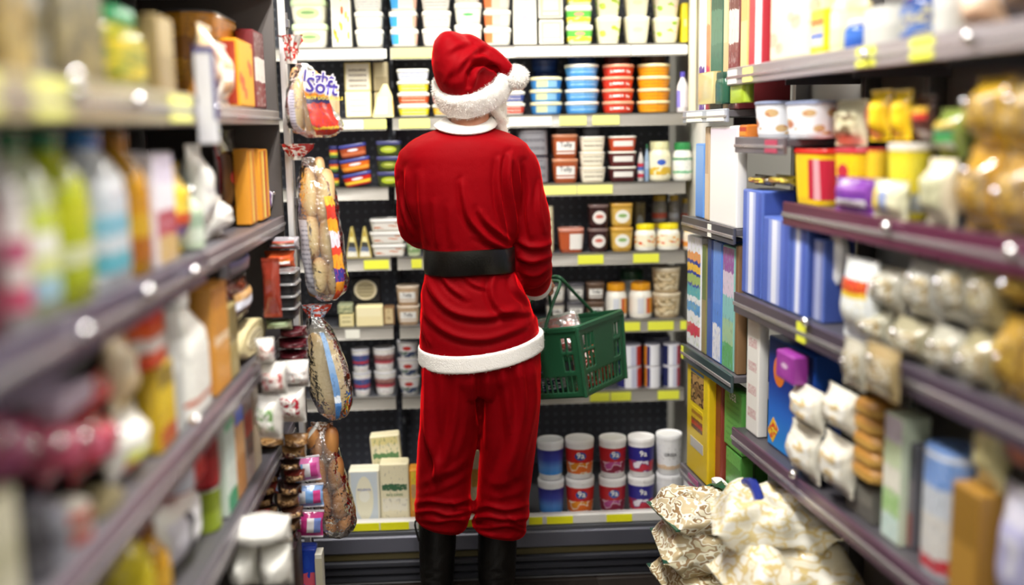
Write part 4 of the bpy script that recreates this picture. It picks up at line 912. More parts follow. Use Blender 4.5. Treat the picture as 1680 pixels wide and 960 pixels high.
column(D_, 917, 960, 40, 1, 'dip_pot', 'pot', 'terracotta dip pot with white label on its right half', V('tub', mat('#b0522e', .3), mat('#c98a78', .3), prn('vbands', '#b8562f', '#f0ece6', '#d8b8a8', pos=(0, .42, .92)), .2), dep=.085)
column(D_, 966, 1000, 39, 2, 'jam_jar', 'jar', 'dark jar with round white label', V('tub', mat('#3a2020', .25), mat('#7a6460', .3), prn('oval', '#3a2020', '#efe8e2', '#d06a5a'), .3))
column(D_, 1003, 1040, 39.5, 2, 'dip_pot', 'pot', 'gold pot with white oval label', V('tub', mat('#c79a3a', .3), mat('#d8a84a', .3), prn('oval', '#d8b055', '#f2f0e6', '#8fb86a'), .25))
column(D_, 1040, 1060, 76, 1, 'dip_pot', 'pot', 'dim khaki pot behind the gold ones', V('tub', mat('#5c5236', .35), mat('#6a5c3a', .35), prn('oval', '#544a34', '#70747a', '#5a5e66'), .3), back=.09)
for k, (a, c) in enumerate(((1044, 1079), (1081, 1119))):
    column(D_, a, c, 43, 1, 'spread_jar', 'jar', ('white jar with yellow lid beside the gold pots', 'white jar with yellow lid nearest the right shelving')[k], V('jar', mat('#f2efe4', .3), mat('#f2e01a', .35), prn('fruit', '#f4ecd0', '#d83a1c', '#f0b31e', '#e8672a', scale=3.2 + .4 * k)))
for k, (a, c, c1_, nm) in enumerate(((1071, 1097, '#a8483a', 'red labelled'), (1098, 1116, '#a0a4b4', 'slim grey labelled'), (1117, 1138, '#b8503a', 'brick red labelled'))):
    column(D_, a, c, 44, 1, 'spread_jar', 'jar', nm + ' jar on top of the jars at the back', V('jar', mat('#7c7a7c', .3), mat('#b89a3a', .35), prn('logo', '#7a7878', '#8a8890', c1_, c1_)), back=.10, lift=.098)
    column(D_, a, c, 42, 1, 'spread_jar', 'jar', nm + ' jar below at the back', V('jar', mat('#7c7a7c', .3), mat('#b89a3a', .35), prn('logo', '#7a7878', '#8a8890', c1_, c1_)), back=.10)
column(D_, 1121, 1142, 43, 1, 'spread_jar', 'jar', 'pale jar with orange foot next to the shelving end', V('jar', mat('#e6d8c4', .3), mat('#e6c87a', .35), prn('bands', '#d88a3a', '#e9dcc6')))
# --- fifth shelf
E_ = 'E'
def brie(r, w, d, h):
    obj('sleeve', mesh(*bxs(-w / 2, w / 2, -d / 2, d / 2, 0, h, .003), mat('#1d1c1e', .4)), r)
    rr = [oval((0, -d / 2 - t, h * .52), (w * .40 * s, 0, 0), (0, 0, h * .42 * s), 28) for t, s in ((-.001, 1), (.006, 1), (.008, .94), (.008, .86), (.006, .82))]
    obj('rind', mesh(*loft(rr), mat('#ddd2b4', .5)), r); rr = [oval((0, -d / 2 - t, h * .52), (w * .40 * s, 0, 0), (0, 0, h * .42 * s), 28) for t, s in ((.004, .83), (.0064, .8))]
    obj('round_label', mesh(*loft(rr), prn('text', '#b9ac88', '#6a6450', scale=5)), r)
column(E_, 577, 627, 40, 1, 'cheese_box', 'box', 'black sleeve with a round pale cheese in its window', brie, back=.06, dep=.04, lift=.0835)
column(E_, 577, 627, 36, 1, 'cheese_box', 'box', 'dark closed cheese box under the round cheese', K(mat('#2a2826', .4), prn('bands', '#242220', '#3a3632'), None), back=.06, dep=.05)
column(E_, 556, 581, 22, 1, 'cheese_block', 'cheese', 'pale yellow flat cheese pack', K(mat('#dccf96', .45), prn('text', '#e2d7a6', '#9a8f60', scale=2), None), dep=.06)
column(E_, 554, 580, 16, 1, 'cheese_block', 'cheese', 'greenish cheese pack lying on the yellow one', K(mat('#9aa080', .45), prn('blobs', '#a8ab88', '#6a7a5a', '#c9c79a', scale=3), None), dep=.06, lift=.05)
column(E_, 583, 630, 34, 1, 'cheese_block', 'cheese', 'cream coloured cheese block in front of the round cheese', K(mat('#ecdfae', .45), prn('bands', '#ecdfae', '#f2e8bf'), None), dep=.05)
column(E_, 629, 648, 30, 1, 'cheese_block', 'cheese', 'brown wrapped cheese end', K(mat('#8a6a4a', .45), prn('blobs', '#8a6a4a', '#c8b48a', scale=4), None), back=.02, dep=.05)
column(E_, 651, 689, 32.5, 2, 'dip_pot', 'pot', 'beige dip pot with white label beside the sleeve', V('tub', mat('#c9ab8a', .3), mat('#d8c6b0', .3), prn('panel', '#c9ab8a', '#f1efea', '#f1efea', '#f1efea'), .3, ('Tully', .2, INK, .55)))
for k, (a, c, c1_, d1) in enumerate(((897, 928, '#e9e4da', 'small white pot with dark lid behind the handle'), (931, 960, '#c9c6c6', 'small grey pot with label'), (963, 994, '#d9d4ca', 'small glass pot with square label'))):
    column(E_, a, c, 31, 2, 'dip_pot', 'pot', d1, V('tub', mat(('#d9d2c6', '#8a8888', '#5a4638')[k], .25), mat(('#4a4448', '#4a484e', '#6a5446')[k], .3), prn('panel', ('#d9d2c6', '#8a8888', '#6a5446')[k], '#eeece6', '#eeece6', '#eeece6'), .3, ('Tully', .22, INK, .55)))
for k, (a, c) in enumerate(((996, 1031), (1035, 1073))):
    column(E_, a, c, 59, 1, 'mayonnaise_jar', 'jar', ('white jar with orange lid next to the small pots', 'white jar with orange lid next to the beige stack')[k], V('jar', mat('#ece8de', .3), mat('#e09a1c', .35), prn('vbands', '#ece8de', '#d4d6de', '#e8e2d6', '#d8602a', '#e89a2a', pos=(0, .3, .56, .68, .82))))
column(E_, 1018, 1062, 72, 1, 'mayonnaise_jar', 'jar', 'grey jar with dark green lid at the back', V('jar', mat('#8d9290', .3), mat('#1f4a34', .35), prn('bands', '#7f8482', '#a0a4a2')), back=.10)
column(E_, 1074, 1121, 42, 2, 'hummus_tub', 'tub', 'beige tub with brown print', V('tub', mat('#cdb893', .3), mat('#d9cbb0', .3), prn('blobs', '#d9c6a0', '#d0b98f', '#8a7450', '#e2d4b4', scale=4)))
# --- sixth shelf
F_ = 'F'
column(F_, 578, 609, 40, 2, 'yogurt_pot', 'pot', 'white pot with blue panel and red stripe', V('cup', WH, mat('#c9c9d0', .3), prn('bands', '#e9e8ea', '#2f4f8a', '#c03a44', '#3a5a94', '#e2e2e8', pos=(0, .24, .36, .52, .86))))
column(F_, 613, 650, 40, 2, 'yogurt_pot', 'pot', 'white pot with red berry picture', V('cup', WH, mat('#d5d4d6', .3), prn('bands', '#eceaea', '#c24a58', '#7a4448', '#a88078', '#e8e6e6', pos=(0, .34, .5, .64, .84))))
column(F_, 653, 690, 30, 3, 'yogurt_pot', 'pot', 'white pot with red wedge and green stripe', V('cup', WH, mat('#c8c6ca', .3), prn('logo', '#e6e4e6', '#c23a34', '#4a6a5a', '#e2e0e2', '#3a4a6a', scale=3)))
for k, (a, c, cc, d1) in enumerate(((1014, 1056, ('#c9352c', '#2a2a70'), 'white pot with red fruit on its side'), (1058, 1086, ('#e0922a', '#2a2a70'), 'white pot with orange and purple side'), (1088, 1118, ('#a83248', '#22285a'), 'white pot with blue and cherry side'))):
    column(F_, a + 2, c, 37, 2, 'yogurt_pot', 'pot', d1, V('can', mat('#ebe9ee', .3), mat('#a9a8b4', .3), prn('vbands', cc[1], '#ececf2', '#c9cbe0', cc[0], pos=(0, .24, .5, .74)) if k != 1 else prn('vbands', cc[0], cc[1], '#ececf2', '#dadbe8', pos=(0, .1, .26, .8))))
column(F_, 1058, 1104, 74, 1, 'yogurt_pot', 'pot', 'dark blue tall pot behind the front pots', V('tub', mat('#2c3058', .35), mat('#5a5c74', .3), prn('vbands', '#20244c', '#6a72a8', '#20244c', pos=(0, .35, .7))), back=.11)
# --- bottom deck
G_ = 'G'
column(G_, 574, 624, 98, 1, 'flour_carton', 'carton', 'cream carton with pale blue floral border', K(mat('#ece7d2', .5), prn('oval', '#cfd8de', '#eee9cf', '#f3f1e2'), mat('#d9d6c4', .5), ('POLENTA', .1, BLU, .66)), dep=.07)
column(G_, 625, 672, 108, 1, 'rice_carton', 'carton', 'cream carton with green lettering strip', K(mat('#e9e0bd', .5), prn('bands', '#ece3c3', '#f0ead6', '#e9e0be', '#3f6a4a', '#ece3c0', pos=(0, .22, .45, .58, .68)), mat('#d9d0ac', .5), ('RICE CAKES', .11, GRNT, .5)), dep=.07)
column(G_, 620, 668, 142, 1, 'rice_carton', 'carton', 'taller cream carton with green tree mark standing behind', K(mat('#e9e0bd', .5), prn('bands', '#ece3c3', '#d8d0a8', '#5f8a5a', '#ece3c0', '#e8dc9c', pos=(0, .6, .74, .8, .9)), mat('#d9d0ac', .5)), back=.075, dep=.06, tilt=(0, R(-4), 0), lift=.004)
column(G_, 673, 700, 96, 1, 'cracker_carton', 'carton', 'orange and yellow carton beside the left trouser leg', K(mat('#d8912c', .5), prn('bands', '#d98f2c', '#e2b04a', '#c9a06a', '#e9c83a'), mat('#c98228', .5)), dep=.07)
column(G_, 702, 770, 96, 1, 'cracker_carton', 'carton', 'tan carton behind the trousers', K(mat('#c9a06a', .5), prn('bands', '#cfa870', '#e2cf9a'), None), dep=.07)
column(G_, 772, 793, 128, 1, 'cracker_carton', 'carton', 'beige and orange carton seen between the trouser legs', K(mat('#d8c39a', .5), prn('bands', '#c9782c', '#e8d8b0', '#d9a24a', '#e9dfc0'), None), dep=.07)
column(G_, 796, 868, 70, 1, 'yogurt_tub', 'tub', 'red yogurt tub hidden by the right trouser leg', V('tub', WH, LIDW, prn('logo', '#b82a34', '#3a4aa0', '#a8243a', '#d8a0a8')))
def big(c, lo, oval_, t_, tm): return V('tub', mat('#f1eff0', .3), mat('#f4f2f2', .25), prn('logo', c, oval_, *lo, scale=4), None, (t_, .3, tm, .62))
column(G_, 884, 929, 68, 2, 'yogurt_tub', 'tub', 'white and blue yogurt tub with plain blue gradient', V('tub', mat('#eceef2', .3), mat('#eef0f4', .25), prn('grad', '#3f8fe0', '#5a8fd8', '#3a48a8', '#2e2a80', pos=(0, .3, .6, 1))))
column(G_, 930, 979, 68, 2, 'yogurt_tub', 'tub', 'red and orange yogurt tub with blue oval', big('#c5261e', ('#dd8a24', '#f0e2c8', '#e2702a'), '#2c4f9c', '9a', WH))
column(G_, 985, 1031, 68, 2, 'yogurt_tub', 'tub', 'red and plum yogurt tub with blue oval', big('#b8242c', ('#b04f8c', '#d9b8c8', '#8a2a44'), '#4566b4', '9a', WH))
column(G_, 1033, 1078, 68, 2, 'yogurt_tub', 'tub', 'purple and white yogurt tub', big('#2f2a84', ('#e6e0ea', '#7a3a78', '#c2384a'), '#35308e', '9a', WH))
column(G_, 1080, 1124, 70, 2, 'yogurt_tub', 'tub', 'white greek style yogurt tub with blue lettering', V('tub', mat('#efeff0', .3), mat('#f2f2f4', .25), prn('bands', '#e0c2a0', '#efeff1', '#efeff1', pos=(0, .16, .3)), None, ('GREEK', .17, INK, .52)))
column(G_, 1124, 1160, 66, 1, 'yogurt_tub', 'tub', 'white yogurt tub with large pale blue lettering', V('tub', mat('#ecebea', .3), mat('#efefef', .25), prn('bands', '#d8d2c8', '#efeff1', pos=(0, .1)), None, ('geos', .34, mat('#6aa8d8', .4), .3)))

# ---------------------------------------------------------------- goods on the aisle shelves
RU = Vector((-math.sin(RA), math.cos(RA), 0)); RN = Vector((math.cos(RA), math.sin(RA), 0))
LZ = {'b': .13, 4: .728, 3: 1.017, 2: 1.346, 1: 1.648}
LN = {.13: .728, .728: 1.017, 1.017: 1.342, 1.346: 1.64, 1.648: 1.93, 1.655: 1.93, 1.626: 2.1, 1.285: 1.626, .850: 1.285, .43: .85, 1.738: 2.1, 1.545: 1.738, 1.385: 1.738, 1.103: 1.385, .70: 1.103}
def face(side, px, py, inset):
    if side == 'L': return on_plane(px, py, Vector((LX - inset, 0, 0)), Vector((1, 0, 0)))
    return on_plane(px, py, RP + RN * inset, RN)
SP = {'bottle': 'bottle', 'jug': 'bottle', 'jar': 'jar', 'tub': 'tub', 'can': 'can', 'bucket': 'bucket', 'cup': 'pot'}
def good(side, px0, px1, top, z, name, cat, label, build, dep=None, inset=.02, base=None, rz=0, hmax=None, group=None, tl=0):
    a, c = face(side, px0, 480, inset), face(side, px1, 480, inset); pm = (px0 + px1) / 2
    w = (c - a).length * .97; m = (a + c) / 2
    zb_ = face(side, pm, base, inset).z if base else z
    if inset > -.03: zb_ = max(zb_, z)
    # the aisle-side bottom edge of a thing covers the front of the shelf top
    h = face(side, pm, top, inset).z - zb_
    if hmax: h = min(h, hmax)
    nx = LN[round(z, 3)]
    if z == 1.103 and px1 < 1285: nx = 1.545
    h = min(h, nx - .048 - zb_)
    d = dep or min(max(w, .05), .16)
    out = Vector((-1, 0, 0)) if side == 'L' else RN
    loc = m + out * (d / 2); loc.z = zb_ + .0012
    o = thing(name, label, cat, loc, (R(tl), 0, (R(90) if side == 'L' else R(-90) + RA) + rz), group); build(o, w, d, h); return o
FILMW = mat('#ecebe4', .22, spec=.6, bump=.5, bscale=38); FILMC = mat('#e6dcc0', .25, spec=.6, bump=.5, bscale=38)
def glossy(c, r=.2): return mat(c, min(r, .09), spec=.7, bump=.8, bscale=34, coat=.5)
ONL = {1: 'upper left shelf', 2: 'second left shelf', 3: 'third left shelf', 4: 'fourth left shelf', 'b': 'left bottom deck'}
def L(row, px0, px1, top, name, cat, desc, build, **k):
    return good('L', px0, px1, top, LZ[row] + (.007 if row == 1 and px1 < 345 else 0), name, cat, f"{desc}, {ONL[row]}", build, **k)
def E(px0, px1, top, base, Y, name, cat, label, build, dep=.10, rz=0, group=None):
    a, c, t_ = at(px0, base, Y), at(px1, base, Y), at((px0 + px1) / 2, top, Y)
    o = thing(name, label, cat, ((a.x + c.x) / 2, Y + dep / 2, (a.z + c.z) / 2 + .0005), (0, 0, rz), group); build(o, c.x - a.x, dep, t_.z - (a.z + c.z) / 2 - .001); return o
# upper left shelf; near goods coloured darker to stand in for shade
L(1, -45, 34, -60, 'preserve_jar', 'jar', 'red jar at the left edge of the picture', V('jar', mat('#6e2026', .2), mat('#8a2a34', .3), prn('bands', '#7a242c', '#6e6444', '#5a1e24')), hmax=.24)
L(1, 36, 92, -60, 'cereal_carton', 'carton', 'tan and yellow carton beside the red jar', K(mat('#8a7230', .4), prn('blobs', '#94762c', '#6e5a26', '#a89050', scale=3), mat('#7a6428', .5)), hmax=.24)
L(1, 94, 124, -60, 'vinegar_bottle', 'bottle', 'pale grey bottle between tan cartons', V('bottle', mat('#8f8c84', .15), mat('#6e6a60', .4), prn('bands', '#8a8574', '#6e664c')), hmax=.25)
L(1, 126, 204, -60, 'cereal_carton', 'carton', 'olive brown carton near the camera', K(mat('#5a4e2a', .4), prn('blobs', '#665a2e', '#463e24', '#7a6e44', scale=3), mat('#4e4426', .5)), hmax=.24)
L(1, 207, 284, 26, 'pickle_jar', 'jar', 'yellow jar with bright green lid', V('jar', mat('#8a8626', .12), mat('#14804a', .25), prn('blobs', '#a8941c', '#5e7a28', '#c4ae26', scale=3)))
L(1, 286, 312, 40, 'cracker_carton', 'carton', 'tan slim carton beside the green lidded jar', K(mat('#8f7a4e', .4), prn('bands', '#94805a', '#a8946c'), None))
L(1, 372, 392, 52, 'biscuit_packet', 'packet', 'beige biscuit packet with nut picture', PCH(glossy('#d8bc92'), prn('blobs', '#cda67c', '#e9dccb', '#b88a60', scale=4), None, 3), dep=.06)
L(1, 393, 410, 80, 'nut_packet', 'packet', 'white labelled nut packet in front of the orange jar', PCH(glossy('#e6ddd0'), prn('bands', '#cfa27a', '#eceae4', '#d8b890'), None, 5), dep=.05)
L(1, 376, 424, 14, 'snack_jar', 'jar', 'big amber jar with black lid', V('can', mat('#c9881c', .2), mat('#4a484e', .3), prn('bands', '#c9861e', '#d99a26', '#a86a18', '#d89420')), inset=.07)
L(1, 412, 437, 78, 'cracker_carton', 'carton', 'orange carton with red pretzel picture', K(mat('#e39a1c', .35), prn('fruit', '#e8a522', '#b8451e', '#c9581e', scale=2.6), mat('#b03a20', .4)), dep=.05)
L(1, 438, 455, 64, 'cracker_carton', 'carton', 'dark red slim carton at the shelf end', K(mat('#6e2228', .35), prn('bands', '#7a2830', '#e0d4cc', '#5e1c24'), None), dep=.05)
# second left shelf
bt = [(-48, 30, 200, '#5a2030', '#3a1c26', ('#6e2a3a', '#48202c', '#7a5560'), 'dark maroon bottle at the left edge of the picture'),
      (32, 62, 215, '#b4aeac', '#a8a4a0', ('#c2506e', '#d8d0cc', '#b85a78', '#e0dcd6'), 'slim white bottle with pink foot'),
      (64, 116, 196, '#a9b08f', '#0f6a3c', ('#8fb6c8', '#c9d07a', '#e6e6dc', '#b9c83a'), 'white bottle with green shoulder and blue print'),
      (118, 173, 192, '#a4ae1e', '#107244', ('#98a41e', '#c8ccA8', '#a8b018', '#b4b81e'), 'lime yellow bottle with green cap'),
      (176, 233, 192, '#c4c8ce', '#1a70c0', ('#58a4b4', '#c4cad0', '#7ab0c4', '#c2c8d0'), 'white bottle with bright blue cap'),
      (236, 262, 216, '#b8841a', '#b07412', ('#a05a1a', '#c49a24', '#bc8216'), 'orange yellow bottle beside the blue capped one')]
for a, c, tp, b_, cp, bd_, d1 in bt:
    L(2, a, c, tp, 'detergent_bottle', 'bottle', d1, V('jug', mat(b_, .08), mat(cp, .2), prn('bands', *bd_), .35), hmax=.29, dep=.10)
L(2, 264, 298, 250, 'soap_carton', 'carton', 'white and lilac carton', K(mat('#e4e0ea', .35), prn('bands', '#c9a86a', '#b04a5a', '#eae6ee', '#d8d0e4'), None))
L(2, 299, 332, 268, 'pasta_bag', 'bag', 'yellow pasta bag with red stripe', PCH(glossy('#e3bc2a'), prn('bands', '#8a6ab0', '#c8402a', '#ecd04a', '#e8c22a'), None, 4), dep=.07)
L(2, 333, 348, 300, 'drink_bottle', 'bottle', 'pale green bottle beside the yellow bag', V('bottle', mat('#b9c9b0', .2), mat('#7f9a80', .3), prn('bands', '#c9d4c4', '#9ab09a')))
L(2, 350, 372, 236, 'flour_bag', 'bag', 'tall white paper bag', PCH(FILMW, prn('text', '#e9e7e2', '#b9b6b8', scale=3), None, 8), dep=.08)
L(2, 373, 398, 322, 'flour_bag', 'bag', 'short white paper bag in front of the black pouch', PCH(FILMW, prn('text', '#efece6', '#c9c0b8', scale=3), None, 2), dep=.08)
L(2, 374, 420, 204, 'coffee_pouch', 'pouch', 'black coffee pouch with red mark', PCH(glossy('#2a1e1e', .15), prn('oval', '#2a2020', '#2a2020', '#b8303a'), None, 7), dep=.05, inset=.06)
for k, (a, c) in enumerate(((421, 436), (437, 452))):
    L(2, a, c, 244, 'pasta_carton', 'carton', ('orange yellow slim carton, first of two', 'orange yellow slim carton, second of two')[k], K(mat('#e0962a', .35), prn('vbands', '#d98a22', '#f0d060', '#c9581e', '#e8a52e'), None), dep=.05)
L(2, 453, 462, 290, 'tissue_packet', 'packet', 'purple and white packet at the shelf end', PCH(glossy('#b9a8c8'), prn('vbands', '#7a5aa0', '#e6e0ea', '#8a6aa8'), None, 5), dep=.05)
# third left shelf
lo3 = [(-60, 34, 812, '#c9c4ac', '#b8b498', 'beige bottle low at the picture edge'), (36, 58, 850, '#57565c', '#3c3a40', 'dark grey bottle'), (60, 92, 872, '#8f9098', '#6a6a72', 'silver grey bottle'), (94, 136, 862, '#b8483a', '#9a948a', 'red and grey bottle'), (138, 192, 850, '#8a8060', '#6e6448', 'olive grey bottle')]
for a, c, tp, b_, cp, d1 in lo3:
    L(3, a, c, tp, 'sauce_bottle', 'bottle', d1, V('can', mat(b_, .25), mat(cp, .35), prn('bands', b_, cp, b_)), dep=.09)
up3 = [(-60, 18, 690, 800, '#9a2456'), (20, 62, 700, 806, '#b45a88'), (64, 92, 690, 802, '#9c2048'), (94, 140, 694, 808, '#b84a62'), (142, 192, 690, 800, '#a01c34')]
for k, (a, c, tp, bs, b_) in enumerate(up3):
    L(3, a, c, tp, 'tissue_packet', 'packet', ('magenta', 'pale pink', 'crimson', 'rose pink', 'deep red')[k] + ' packet lying on the bottles', PCH(glossy(b_), prn('blobs', b_, '#b86a80', b_, scale=3), None, k), base=bs, dep=.09)
L(3, 194, 246, 690, 'rice_bag', 'bag', 'white bag with lime green foot', PCH(FILMW, prn('bands', '#d8584a', '#c9d04a', '#ecebe0', '#e6e4da'), None, 3), dep=.08)
L(3, 248, 286, 605, 'cereal_carton', 'carton', 'yellow carton behind the white bag', K(mat('#d4b020', .35), prn('bands', '#b8502a', '#d9b526', '#e0c030', '#8a7428'), None), dep=.06)
L(3, 86, 162, 648, 'cake_box', 'box', 'lilac white flat box on the pink packets', K(mat('#c9b6cc', .4), prn('bands', '#c4b0c8', '#d8c8d8'), None), base=688, dep=.10)
L(3, 136, 205, 622, 'snack_bag', 'bag', 'dark red bag under the shelf above', PCH(glossy('#a81c26'), prn('blobs', '#a81c26', '#c93a3a', scale=3), None, 9), base=686, dep=.08)
L(3, 198, 236, 530, 'bread_packet', 'packet', 'cream packet beside the red and orange can', PCH(glossy('#e6d2ac'), prn('bands', '#e2c9a0', '#ecdcc0'), None, 6), base=690, dep=.07)
L(3, 237, 273, 500, 'sauce_can', 'can', 'red and orange can with white square', V('can', mat('#c92a1e', .25), mat('#b8b4b0', .25), prn('bands', '#c94a2a', '#e9e4e0', '#df5a1e', '#c9221e')), base=606, dep=.07)
L(3, 276, 300, 508, 'wrap_box', 'box', 'grey white tall box', K(mat('#c9cac6', .3), prn('bands', '#b9bcb8', '#d6d8d4'), None), dep=.07)
L(3, 301, 344, 478, 'milk_bottle', 'bottle', 'tall white bottle with red foot', V('bottle', mat('#f2f1ea', .18), mat('#f4f4f0', .25), prn('bands', '#c9603a', '#efeee6', '#f2f1ea', pos=(0, .1, .3))), hmax=.30, dep=.09)
L(3, 346, 372, 466, 'spaghetti_carton', 'carton', 'tall orange brown carton with pale stripe', K(mat('#d0913a', .35), prn('bands', '#d8952e', '#e6c8a0', '#d09040', '#c98a4a', pos=(0, .45, .55, .8)), None), hmax=.30, dep=.05)
L(3, 373, 386, 500, 'spaghetti_carton', 'carton', 'narrow khaki carton', K(mat('#9a8a5a', .4), prn('bands', '#a89660', '#7f7048'), None), dep=.05)
L(3, 387, 424, 458, 'meat_pack', 'packet', 'brown pack with shiny white label', PCH(glossy('#5a3a30', .12), prn('bands', '#4a2c28', '#dfe2ee', '#d8a860'), None, 4), base=530, dep=.06)
L(3, 382, 424, 404, 'meat_pack', 'packet', 'grey pack on top of the brown one', PCH(glossy('#6e6c74', .15), prn('bands', '#5a5a66', '#8a8890', '#6a6a9a'), None, 6), base=456, dep=.06)
L(3, 388, 440, 528, 'cheese_round', 'cheese', 'round beige cheese on its edge', lambda r, w, d, h: (obj('cheese_round', mesh(*loft([oval((0, y, h / 2), (w / 2 * s, 0, 0), (0, 0, h / 2 * s), 24) for y, s in ((-d / 2, .9), (-d / 2 + .006, 1), (d / 2 - .006, 1), (d / 2, .9))]), mat('#cdbf92', .5)), r), obj('label', mesh(*loft([oval((0, -d / 2 - t, h / 2), (w * .28, 0, 0), (0, 0, h * .28), 24) for t in (.0, .0015)]), prn('text', '#ddd2ae', '#8a7c50', scale=4)), r)), dep=.05)
for k in range(4):
    E(430, 486, 506 - k * 20, 526 - k * 20, 2.76, 'meat_tray', 'tray', ('lowest', 'second', 'third', 'topmost')[k] + ' black tray in the stack on the third left shelf', TR(mat('#17171a', .15), film(.7, '#e8e8ea', .06, .4), prn('bands', '#2a2a2e', '#1a1a1e')), dep=.12)
E(428, 478, 527, 546, 2.75, 'herb_pack', 'packet', 'pale green packet under the stack of black trays', PCH(glossy('#b4bf98'), prn('bands', '#b9c2a0', '#98a880'), None, 4), dep=.10)
E(428, 482, 414, 445, 2.84, 'sausage_pack', 'packet', 'orange sausage packet with white band on the black trays', PCH(glossy('#b84e26', .1), prn('bands', '#a8382a', '#e6e2de', '#d8772a', '#c8502c'), None, 3), dep=.10)
E(434, 488, 391, 413, 2.85, 'sausage_pack', 'packet', 'silver and red packet on the orange sausage packet', PCH(glossy('#98949a', .08), prn('bands', '#b04434', '#b9bcc8', '#8a6a50', '#a04438'), None, 8), dep=.10)
E(432, 462, 424, 522, 2.71, 'chilli_packet', 'packet', 'slim red packet leaning before the black trays', PCH(glossy('#8e3424', .12), None, None, 5), dep=.025)
# fourth left shelf
L(4, 198, 232, 880, 'mustard_bottle', 'bottle', 'yellow bottle at the foot of the picture', V('bottle', mat('#d9c62a', .25), mat('#b8a020', .35), prn('bands', '#8a7a30', '#d8c430')))
L(4, 234, 258, 895, 'mustard_bottle', 'bottle', 'amber bottle next to the yellow one', V('bottle', mat('#c9962a', .25), mat('#8a5a20', .35), prn('bands', '#a8782a', '#d8a83a')))
L(4, 260, 338, 822, 'kitchen_roll_pack', 'paper roll', 'white kitchen roll pack with dark stripe', PCH(FILMW, prn('vbands', '#d4d2dc', '#55545c', '#eeeef2', pos=(0, .32, .46)), None, 2), dep=.12)
L(4, 285, 332, 736, 'sauce_can', 'can', 'red can standing on the kitchen rolls', V('can', mat('#b8202a', .25), mat('#b9b6b4', .25), prn('vbands', '#c9ccd8', '#c41f2a', '#a81c24', pos=(0, .35, .8))), base=822, dep=.08)
L(4, 333, 352, 830, 'pea_can', 'can', 'small green can beside the red one', V('can', mat('#8a9a2a', .25), mat('#b0b0a8', .25), prn('bands', '#8fa22c', '#7a8a24')))
L(4, 334, 352, 715, 'sauce_can', 'can', 'dark red can over the green one', V('can', mat('#8e1c22', .25), mat('#b0b0a8', .25), prn('bands', '#a0242a', '#7a181e')), base=826)
L(4, 353, 371, 692, 'foil_box', 'box', 'white and green slim box', K(mat('#cfdcd2', .35), prn('bands', '#2f9a6a', '#dce6de', '#c9d8d2', '#3fa878', pos=(0, .2, .5, .85)), None), dep=.05)
L(4, 371, 387, 655, 'foil_box', 'box', 'tan slim box with blue top', K(mat('#c08a5a', .35), prn('bands', '#b9824e', '#cfa070', '#2f5fd0', pos=(0, .4, .75)), None), dep=.05)
L(4, 388, 402, 600, 'foil_box', 'box', 'grey brown slim box', K(mat('#857a74', .35), prn('bands', '#a89a92', '#6e645e', '#c04a3a', '#8a7f78'), None), dep=.05)
L(4, 403, 414, 590, 'foil_box', 'box', 'narrow beige box beside the snack bags', K(mat('#a89880', .35), prn('bands', '#b8a890', '#8f8068'), None), dep=.05)
sn = [(418, 460, 655, 728, 2.45, 'white snack bag with green print on the fourth left shelf'), (452, 500, 640, 700, 2.70, 'white snack bag with red line at the left shelf end'), (424, 468, 600, 656, 2.47, 'white and red snack bag on the green printed one'), (462, 505, 596, 642, 2.72, 'crumpled white snack bag on the red lined one'), (414, 446, 560, 602, 2.46, 'small white and red snack bag on top of the pile')]
for k, (a, c, tp, bs, Y, d1) in enumerate(sn):
    E(a, c, tp, bs, Y, 'snack_bag', 'bag', d1, PCH(glossy('#d9d6d0', .12), prn('blobs', '#a8b88a' if k == 0 else '#c8a8a4', '#e6e3de', '#efece8', ('#5a8a3a', '#a82a3a', '#b83434', '#e0d8d4', '#b03a34')[k], scale=4, rough=.15), None, k * 2.2 + 1), dep=.09, rz=.15 * (k - 2))
for k in range(3):
    E(450 + 2 * k, 504 - 2 * k, 578 - 19 * k, 597 - 19 * k, 2.78, 'salami_pack', 'packet', ('lowest', 'middle', 'topmost')[k] + ' dark red shiny pack under the tray shelf', PCH(glossy('#4a161e', .08), prn('bands', '#6e202a', '#4a141c'), mat('#d8d2d0', .3), k), dep=.10)
# bottom deck, left
for k, (a, c, tp, bs, Y) in enumerate(((366, 416, 914, 985, 2.2), (419, 472, 914, 985, 2.2), (362, 470, 868, 913, 2.2))):
    E(a, c, tp, bs, Y, 'sugar_bag', 'bag', ('white bag nearest the camera on the left deck', 'white bag beside the nearest one on the left deck', 'white bag lying on two others on the left deck')[k], PCH(mat('#e6e4dc', .4, bump=.4, bscale=30), None, None, k + 2), dep=.16, rz=0)
E(346, 474, 986, 1090, 2.16, 'rice_sack', 'sack', 'pale sack under the white bags on the left deck', PCH(mat('#d6d2c6', .4, bump=.4, bscale=30), None, None, 9), dep=.2, rz=.2)
nc = ['#6a4a34', '#3a2622', '#a87c4c', '#3a221e', '#8a6a4c', '#2a1c1c', '#a8804e', '#4a2c22', '#7a3028', '#8a6238']
for k in range(18):
    r_, i = divmod(k, 2); y1 = 900 - r_ * 20; x0 = 402 + i * 42 + (r_ % 3) * 4 + r_ * 1.2
    E(x0, x0 + 42, y1 - 20, y1, 2.72 + .01 * (r_ % 2), 'sausage_pack', 'packet', ('left', 'right')[i] + ' shiny packet, ' + ('lowest', 'second', 'third', 'fourth', 'fifth', 'sixth', 'seventh', 'eighth', 'topmost')[r_] + ' layer of the brown pile', PCH(glossy(nc[(k * 3 + r_) % 10], .06), prn('blobs', nc[(k + 3) % 10], '#2a1c1a', nc[(k * 7) % 10], '#b89468', scale=4, rough=.08), None, k * 1.7), dep=.10, rz=rnd.uniform(-.15, .15))
